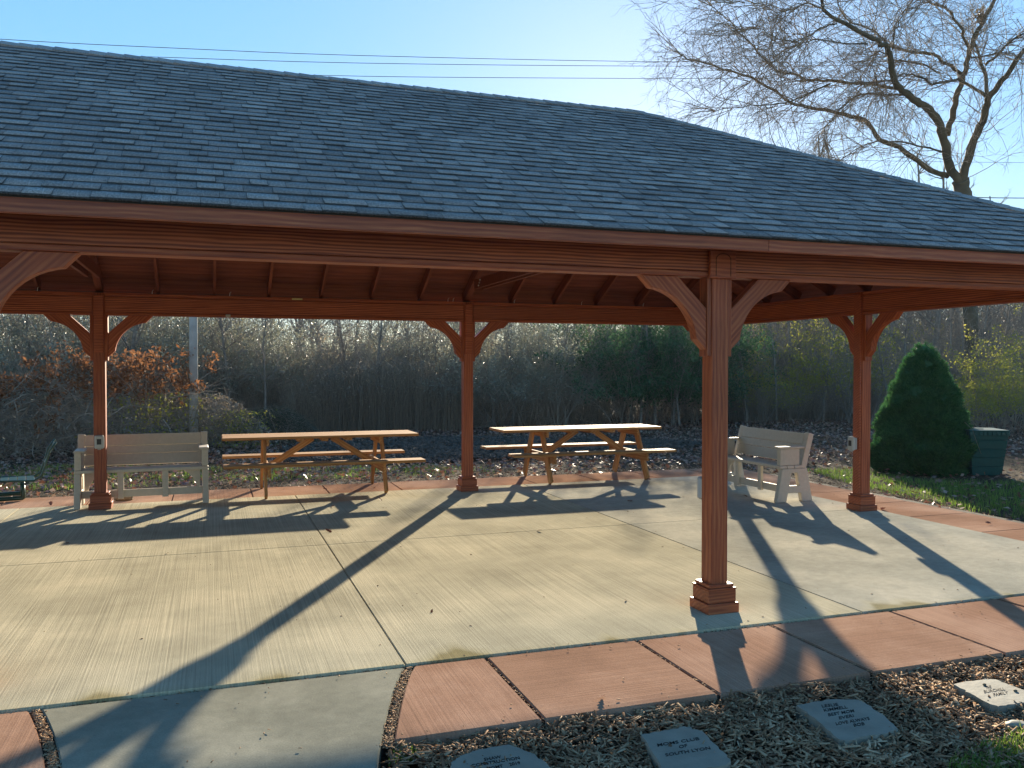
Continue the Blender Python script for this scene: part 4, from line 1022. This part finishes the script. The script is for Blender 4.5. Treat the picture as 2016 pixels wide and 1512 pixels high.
# bare trees beyond the thicket
BT = [bare_tree(41, 9.5, .11), bare_tree(42, 8, .08), bare_tree(43, 11, .15), bare_tree(44, 7, .06, 1.3)]
first = set()
def put_tree(x, y, s=1., lab='leafless tree in the wood beyond the thicket', grp='leafless trees in the wood', cap=None):
    root = BT[rng.integers(len(BT))]
    if s is None: s = 4.6/(9.5, 8, 11, 7)[BT.index(root)]
    if root.name not in first: first.add(root.name); o = root; o.location = (x, y, -.1); o.scale = (s, s, s); o['label'] = lab; o['group'] = grp
    else: o = copy_tree(root, (x, y, -.1), rng.uniform(0, 6.28), lab, grp, (s, s, s))
    o['label'] = 'bare '+['thin', 'leaning', 'tall', 'bushy'][BT.index(root) if root in BT else 0]+' tree in the wood '+place_words(x, y)
    return o
px = -80
while px < 2080:
    for _ in range(2):
        Y = rng.uniform(27, 46); d = Y+5.6
        if px < 1560: smax = .72*d*.20/9.5+.35
        else: smax = .95
        s_ = rng.uniform(.55, 1.)*smax
        if px > 1500: s_ = rng.uniform(.6, 1.)
        put_tree(wx(px+rng.uniform(-15, 15), Y), Y, s_)
    px += 36 if px < 1400 else 15
for px in [455, 520, 690, 742, 1010, 1100, 1240, 1262, 1290, 1326, 1338, 1350, 1470, 1496, 1530, 1575, 1622, 1668, 1752, 1790, 1858, 1893, 1925, 1962, 2000, 2040, 60, 130, 250]:
    Y = rng.uniform(18.6, 20.6) if px < 1700 else rng.uniform(16, 19); put_tree(wx(px, Y), Y, rng.uniform(.5, .72) if px < 500 or px > 1900 else None)
for px in np.linspace(1690, 2080, 15):
    Y = rng.uniform(20, 27); put_tree(wx(px+rng.uniform(-8, 8), Y), Y, rng.uniform(.7, .95))
for px in np.linspace(1600, 2120, 12):
    Y = rng.uniform(30, 42); put_tree(wx(px+rng.uniform(-12, 12), Y), Y, rng.uniform(1.0, 1.35))
# undergrowth: tangled dead stems that read as one mass
def tangle(name, n, px0, px1, Y0, Y1, zmax, seed, rad=.006, L=.5, zp=1.5, mat=M_twig):
    g = np.random.default_rng(seed); Y = g.uniform(Y0, Y1, n); px = g.uniform(px0, px1, n)
    X = CAM[0]+(Y-CAM[1])*np.tan(YAW+np.arctan((px-1008)/FPX)); Z = zmax*g.uniform(0, 1, n)**zp-.05
    P = np.stack([X, Y, Z], 1); d = g.normal(size=(n, 3)); d[:, 2] = np.abs(d[:, 2])*1.1; d /= np.linalg.norm(d, axis=1, keepdims=True)
    ln = L*g.uniform(.4, 1.4, (n, 1)); Q = P+d*ln; d2 = d+g.normal(0, .35, (n, 3)); Q2 = Q+d2*ln*.8
    V, F = prisms(np.concatenate([P, Q]), np.concatenate([Q, Q2]), np.full(2*n, rad), np.concatenate([np.full(n, rad*.8), np.full(n, rad*.3)]), 3)
    stuff(name, V, F, mat)
tangle('undergrowth', 20000, -80, 2100, 19.5, 27, 2.0, 71, .007, .55)
tangle('far_wood_tangle', 6000, -100, 1450, 27, 36, 3.7, 76, .011, .9, .9, M_bark)
tangle('far_wood_tangle', 16000, 1440, 2180, 29, 44, 6.8, 77, .012, .9, 1.2, M_bark)
# dry weed stalks with pale seed heads
def reeds(n, px0, px1, Y0, Y1, h, seed):
    g = np.random.default_rng(seed); Y = g.uniform(Y0, Y1, n); px = g.uniform(px0, px1, n)
    X = CAM[0]+(Y-CAM[1])*np.tan(YAW+np.arctan((px-1008)/FPX)); hh = h*g.uniform(.55, 1.1, n)*(1+.15*np.sin(X*1.1))
    P = np.stack([X, Y, np.full(n, -.1)], 1); Q = P+np.stack([g.normal(0, .07, n), g.normal(0, .07, n), hh*.6], 1); T = Q+np.stack([g.normal(0, .10, n), g.normal(0, .10, n), hh*.4], 1)
    V, F = prisms(np.concatenate([P, Q]), np.concatenate([Q, T]), np.full(2*n, .0055), np.full(2*n, .004), 3)
    stuff('dry_weed_stalks', V, F, L_reed)
    m = n//2; k = g.integers(0, n, m*7); V, F = cards(T[k]+g.normal(0, .065, (m*7, 3)), .05, .6, 0, g); stuff('seed_heads', V, F, L_tan)
reeds(3000, 560, 930, 18.9, 21, 1.65, 72); reeds(1500, 400, 560, 20.2, 21.2, 1.7, 73); reeds(1800, 1400, 1720, 19, 21, 1.1, 74); reeds(900, 930, 1200, 20, 21, 1.0, 75)

# brush pile with rust-brown oak leaves
def brush_pile():
    c = gz(170, 868, -.08); t = thing('brush_pile', 'heap of dead branches topped with rust-brown leaves behind the left bench', 'brush pile', (c[0], 15.6, -.08))
    o = np.array(t.location); G = Grow(81); g = G.g; H = Grow(82)
    for _ in range(420):
        x = g.uniform(-3.2, 2.6); y = g.normal(0, .6); z = g.uniform(0, 1.1+.5*math.exp(-((x-.3)/1.5)**2)); a = g.uniform(0, 2*PI)
        G.limb((x, y, z), (math.cos(a), math.sin(a)*.6, g.normal(.05, .4)), g.uniform(.7, 1.8), g.uniform(.006, .016), 1, 6, .22, (5,), .6, 0, .12, .5, .003)
    for _ in range(70):
        x = g.choice([-2.6, -.9, 1.0, 1.7, .2], p=[.2, .18, .27, .25, .1])+g.normal(0, .42); z = 1.35+.35*math.exp(-((x-1.)/.8)**2)+g.normal(0, .2); a = g.uniform(-.6, PI+.6)
        H.limb((x, g.normal(-.2, .4), z), (math.cos(a), -.3, .35), g.uniform(.5, 1.1), .010, 1, 5, .2, (6,), .6, 0, .2, .5, .003)
    link('dead_branches', G.mesh('b', 3), M_twig, t); link('leafy_branches', H.mesh('b2', 3), M_bark, t)
    P = around(H.tips, 7, .07, g); P[:, 2] -= np.abs(g.normal(0, .05, len(P))); V, F = cards(P, .11, .45, 0, g); link('brown_leaves', mesh_np('l', V, F), L_rust, t)
    n = 5000; P = np.stack([g.uniform(-3.3, 3, n), g.normal(0, .6, n), np.abs(g.normal(0, .55, n))], 1); V, F = cards(P, .10, .3, 0, g); link('dead_grass', mesh_np('l', V, F), L_tan, t)
    n = 900; P = np.stack([g.normal(1.9, .6, n), g.normal(-.5, .3, n), g.uniform(0, 1.3, n)], 1); V, F = cards(P, .07, .6, 0, g); link('ivy', mesh_np('l', V, F), L_yellow, t)
    return t
brush_pile()
def weedy_mound():
    c = gz(430, 905, -.08); t = thing('weedy_mound', 'mound of dead vines and weeds at the foot of the wooden pole', 'weeds', (c[0]+.0, c[1]+2.9, -.08)); G = Grow(83); g = G.g
    for _ in range(300):
        x = g.normal(0, .75); a = g.uniform(0, 2*PI)
        G.limb((x, g.normal(0, .5), g.uniform(0, 1.15)*math.exp(-(x/1.1)**2)), (math.cos(a), math.sin(a), g.normal(.2, .4)), g.uniform(.3, .9), .006, 1, 5, .25, (5,), .6, 0, .2, .5, .003)
    link('vines', G.mesh('b', 3), M_twig, t); n = 5200; x = g.normal(0, .8, n)
    P = np.stack([x, g.normal(0, .5, n), g.uniform(0, 1.25, n)*np.exp(-(x/1.15)**2)], 1); V, F = cards(P, .06, .5, 0, g); link('dry_leaves', mesh_np('l', V, F), L_tan, t)
    P = np.stack([g.normal(.5, .35, 900), g.normal(-.5, .2, 900), g.uniform(0, .9, 900)], 1); V, F = cards(P, .05, .6, 0, g); link('green_leaves', mesh_np('l', V, F), L_yellow, t)
weedy_mound()
def bough_pile():
    a = gz(535, 872, -.08); t = thing('bough_pile', 'rounded pile of cut green conifer boughs behind the left picnic table', 'brush pile', (a[0], a[1]-.2, -.08)); g = np.random.default_rng(84)
    n = 2600; th = g.uniform(0, 2*PI, n); r = np.sqrt(g.uniform(0, 1, n)); z = (1-r**2)*.88*g.uniform(.65, 1.05, n)
    P = np.stack([r*np.cos(th)*1.15, r*np.sin(th)*.8, z], 1); d = np.stack([np.cos(th)+.5, np.sin(th), -.3-r*.6], 1)+g.normal(0, .35, (n, 3)); d /= np.linalg.norm(d, axis=1, keepdims=True)
    L = g.uniform(.12, .4, (n, 1)); V, F = prisms(P, P+d*L, np.full(n, .004), np.full(n, .002), 3); link('bough_stems', mesh_np('s', V, F), M_twig, t)
    m = 12; f = g.uniform(0, 1, (n, m, 1)); Q = (P[:, None]+d[:, None]*L[:, None]*f).reshape(-1, 3); e = np.repeat(d, m, 0)*.7+g.normal(0, .45, (n*m, 3))
    V, F = prisms(Q, Q+e*.07, np.full(n*m, .0035), np.full(n*m, .001), 3); link('needles', mesh_np('n', V, F), L_cutgreen, t)
bough_pile()

# clipped cone evergreen
def cone_tree():
    c = gz(1812, 938, -.08); t = thing('cone_evergreen', 'dense dark green cone-shaped evergreen beside the green bin', 'evergreen', (c[0]+.72*.90, c[1]+.69*.90, -.08)); g = np.random.default_rng(91)
    H = 2.32
    def rad(z):
        f = z/H; r = .99*(1-f)**.62*(1-.10*f)
        r = np.where(f < .13, .80+.19*(f/.13)*.9, r*1.06); return np.minimum(r, .97)*.955
    ks = g.normal(size=(9, 3))*np.array([1.5, 1.5, 2.2])
    def bump(a, z):
        s = 0
        for k in ks: s = s+np.sin(6*np.cos(a)*k[0]+6*np.sin(a)*k[1]+5*z*k[2]+k[0]*9)
        return 1+.045*s/1.5
    nz, na = 40, 60; Z = np.linspace(0.02, H-.02, nz); A = np.linspace(0, 2*PI, na, endpoint=False); ZZ, AA = np.meshgrid(Z, A, indexing='ij')
    RR = rad(ZZ)*bump(AA, ZZ)*.90; V = np.stack([RR*np.cos(AA), RR*np.sin(AA), ZZ], -1).reshape(-1, 3)
    F = [[i*na+k, i*na+(k+1) % na, (i+1)*na+(k+1) % na, (i+1)*na+k] for i in range(nz-1) for k in range(na)]
    link('inner_foliage', mesh_np('core', V, F), L_conifer, t)
    # sprays: clumps of short needles growing out and up
    nc = 5200; z = H*(1-np.sqrt(g.uniform(0, 1, nc)))**1.0; z = np.clip(z, .03, H-.01); a = g.uniform(0, 2*PI, nc)
    r = rad(z)*bump(a, z)*(g.uniform(.90, 1.03, nc)+(g.uniform(size=nc) < .05)*g.uniform(0, .06, nc)); P = np.stack([r*np.cos(a), r*np.sin(a), z], 1); out = np.stack([np.cos(a), np.sin(a), np.full(nc, .75)], 1)
    out /= np.linalg.norm(out, axis=1, keepdims=True); m = 14
    d = np.repeat(out, m, 0)+g.normal(0, .55, (nc*m, 3)); d /= np.linalg.norm(d, axis=1, keepdims=True)
    B = np.repeat(P, m, 0)+g.normal(0, .018, (nc*m, 3)); L = g.uniform(.035, .075, (nc*m, 1))
    s = np.cross(d, g.normal(size=(nc*m, 3))); s /= np.linalg.norm(s, axis=1, keepdims=True); wv = .0065
    V = np.stack([B-s*wv, B+s*wv, B+d*L+s*wv*.5, B+d*L-s*wv*.5], 1).reshape(-1, 3); F = np.arange(nc*m)[:, None]*4+np.array([[0, 1, 2, 3]])
    link('needles', mesh_np('needles', V, F), L_conifer, t)
    link('trunk', tube_path([(0, 0, -.05), (0, 0, .3)], .06, 8), M_bark, t)
    link('stray_stalk', tube_path([(-.05, -.98, .95), (.08, -1.02, .82), (.2, -1.0, .60), (.28, -1.02, .40)], .004, 5), L_tan, t)
cone_tree()
# green bin
def bin_():
    c = gz(1932, 938, -.08); t = thing('slatted_bin', 'dark green slatted plastic bin beside the cone evergreen', 'bin', (c[0]+.28, c[1]+.27, -.08), R(-24))
    h = .78; b0, b1 = .245, .325
    V = [(-b0, -b0, 0), (b0, -b0, 0), (b0, b0, 0), (-b0, b0, 0), (-b1, -b1, h), (b1, -b1, h), (b1, b1, h), (-b1, b1, h)]
    # four walls of five boards each, drawn apart by slots
    for q in range(4):
        Mq = Matrix.Rotation(PI/2*q, 4, 'Z')
        for i in range(5):
            z0 = h*i/5; z1 = h*(i+1)/5
            f0 = b0+(b1-b0)*z0/h; f1 = b0+(b1-b0)*z1/h; g_ = .006
            me = bpy.data.meshes.new('side_board')
            vs = [(-f0, -f0, z0+g_), (f0, -f0, z0+g_), (f0-.03, -f0+.03, z0+g_), (-f0+.03, -f0+.03, z0+g_), (-f1, -f1, z1-g_*0), (f1, -f1, z1), (f1-.03, -f1+.03, z1), (-f1+.03, -f1+.03, z1)]
            me.from_pydata(vs, [], [(0, 1, 5, 4), (3, 2, 1, 0), (4, 5, 6, 7), (2, 3, 7, 6), (1, 2, 6, 5), (3, 0, 4, 7)]); link('side_board', me, M_bin, t, mw=Mq)
    for q in range(4):
        Mq = Matrix.Rotation(PI/2*q, 4, 'Z')
        for i in range(9):
            x = -.30+.60*i/8
            o = boxp('rim_tooth', x-.03, x+.03, -b1-.014, -b1+.0, h-.075, h-.012, M_bin, t, .004); o.matrix_basis = Mq @ o.matrix_basis
    boxp('lid', -b1-.012, b1+.012, -b1-.012, b1+.012, h-.008, h+.018, M_bin, t, .006)
    boxp('lid_plate', -.2, .0, -.1, .05, h+.019, h+.030, M_bin, t, .005)
bin_()
# wooden pole
q = gz(384, 846, -.08)
pl = link('wooden_pole', tube_path([(0, 0, -.2), (.01, 0, 3), (.05, 0, 8.0)], [.098, .092, .08], 12), M_pole, loc=(gY(381, 800, 15.2)[0], 15.2, -.08)); tag(pl, 'weathered grey wooden pole rising behind the pavilion on the left', 'pole')
# overhead wires
def cable(px, Y, r, label):
    pts = smooth([gY(x, y, Y) for x, y in px], 4); tag(link('overhead_wire', tube_path(pts, r, 5), M_wire), label, 'wire', 'overhead wires')
cable([(-300, 50), (0, 77), (350, 95), (700, 109), (1250, 121), (1700, 122), (2016, 118), (2400, 108)], 42, .016, 'topmost overhead wire, crossing the whole sky')
cable([(-300, 90), (0, 102), (270, 111), (700, 124), (1250, 130), (1700, 129), (2016, 124), (2400, 112)], 42.5, .016, 'second overhead wire from the top')
cable([(-300, 105), (200, 132), (620, 148), (1000, 153), (1500, 154), (2016, 146), (2400, 135)], 43, .016, 'third overhead wire, emerging above the middle of the ridge')
cable([(1200, 305), (1640, 315), (2016, 320), (2400, 320)], 44, .013, 'thin wire low behind the willow')
cable([(1500, 380), (1890, 388), (2016, 390), (2400, 392)], 38, .03, 'thick cable just above the roof at the right edge')
# dark fallen trunk arching in the wood on the right
tag(link('fallen_tree', tube_path([gY(1590, 775, 22.5), gY(1605, 750, 22.5), gY(1640, 743, 22.4), gY(1655, 760, 22.3), gY(1675, 790, 22.2), gY(1690, 830, 22.0)], [.12, .17, .2, .2, .17, .13], 9), M_bark), 'dark arched fallen trunk in the wood behind the angled bench', 'fallen trunk')
# single fallen leaves on the paving
def oak_leaf():
    pts = [(0, -.5)]
    prof = [(.03, -.42), (.12, -.30), (.07, -.22), (.22, -.10), (.10, -.02), (.27, .12), (.11, .18), (.20, .33), (.07, .36), (0, .5)]
    pts += prof; left = [(-x, y) for x, y in prof[-2::-1]]
    out = pts+left; n = len(out); V = [(x, y, .30*abs(x)**1.3+.10*y*y+.012*math.sin(9*y)) for x, y in out]+[(0, 0, .01)]
    me = bpy.data.meshes.new('leaf'); me.from_pydata(V, [], [(i, (i+1) % n, n) for i in range(n)]); me.materials.append(L_fallen); return me
OL = oak_leaf()
for px, py, s, lab in [(647, 1047, .11, 'curled brown leaf on the slab beside the long saw-cut joint'), (1062, 1046, .09, 'red-brown leaf alone in the middle of the slab'),
    (1345, 978, .07, 'small leaf on the slab left of the near post'), (749, 985, .09, 'reddish leaf by the right leg of the left picnic table'), (655, 998, .12, 'curled leaf inside the shadow of the left picnic table'),
    (1738, 1003, .14, 'large reddish leaf against the plinth of the end post'), (1945, 1031, .12, 'pale leaf on the red border at the right edge'), (1468, 978, .11, 'dark leaf in the shadow of the angled bench, nearer the post'),
    (1487, 986, .10, 'dark leaf in the shadow of the angled bench, nearer the bench leg'), (1240, 988, .10, 'dark leaf in the shadow below the right picnic table'), (330, 1105-15, .05, 'tiny dark leaf on the sunlit slab left of the joint'),
    (737, 962, .09, 'leaf on the red border below the left picnic table'), (640, 964, .09, 'curled leaf on a border joint behind the left picnic table'), (100, 993, .12, 'dark leaf on the red border left of the left bench'),
    (133, 1070, .06, 'small brown leaf on the slab in front of the left bench'), (1278, 945, .09, 'dark leaf under the right leg of the right picnic table'), (1232, 1183, .05, 'tiny leaf on the slab left of the near post base'),
    (850, 1205, .05, 'tiny brown leaf on the sunlit front slab'), (1185, 1375, .09, 'dead leaf at the edge of the mulch, above the lettered stones')]:
    q = gz(px, py, 0); o = link('fallen_leaf', OL, None, loc=(q[0], q[1], .012 if s > .08 else .007), rot=(rng.normal(0, .25), rng.normal(0, .25), rng.uniform(0, 6.28))); o.scale = (s, s, s)
    tag(o, lab, 'leaf', 'fallen leaves')
o = link('fallen_leaf', OL, None, loc=(-4.36, 6.86, .503), rot=(.2, .1, 1)); o.scale = (.13, .13, .13); tag(o, 'dry leaf lying on the seat of the left bench', 'leaf', 'fallen leaves')


# ------------------------------------------------------------------ labels: look-alikes told apart by their order from the left
ORD = 'first second third fourth fifth sixth seventh eighth ninth tenth eleventh twelfth thirteenth fourteenth'.split()
def px_of(o):
    d = np.array(o.location)-CAM; return 1008+FPX*(d@_R)/(d@_F)
by = {}
for o in list(C.objects):
    if o.parent is None and o.get('label') and o.get('group') and ('shrub' in o['label'] or 'tree in the wood' in o['label']): by.setdefault(o['label'], []).append(o)
for lab, L in by.items():
    if len(L) > 1:
        for i, o in enumerate(sorted(L, key=px_of)): o['label'] = (ORD[i] if i < len(ORD) else 'last')+' from left: '+lab

# ------------------------------------------------------------------ thin volume added to imitate a bluish lens-flare veil over the woods
hz = box_me(292, 244, 27, 0).copy(); hz.materials.clear()
mh = bpy.data.materials.new('flare_veil_air'); mh.use_nodes = True; hn = mh.node_tree.nodes; hn.remove(hn['Principled BSDF'])
pv = hn.new('ShaderNodeVolumePrincipled'); pv.inputs['Color'].default_value = (.88, .94, 1, 1); pv.inputs['Density'].default_value = .0005; pv.inputs['Anisotropy'].default_value = .0
mh.node_tree.links.new(pv.outputs[0], hn['Material Output'].inputs['Volume'])
tag(link('flare_veil', hz, mh, loc=(20, 85, 12.3)), kind='stuff')
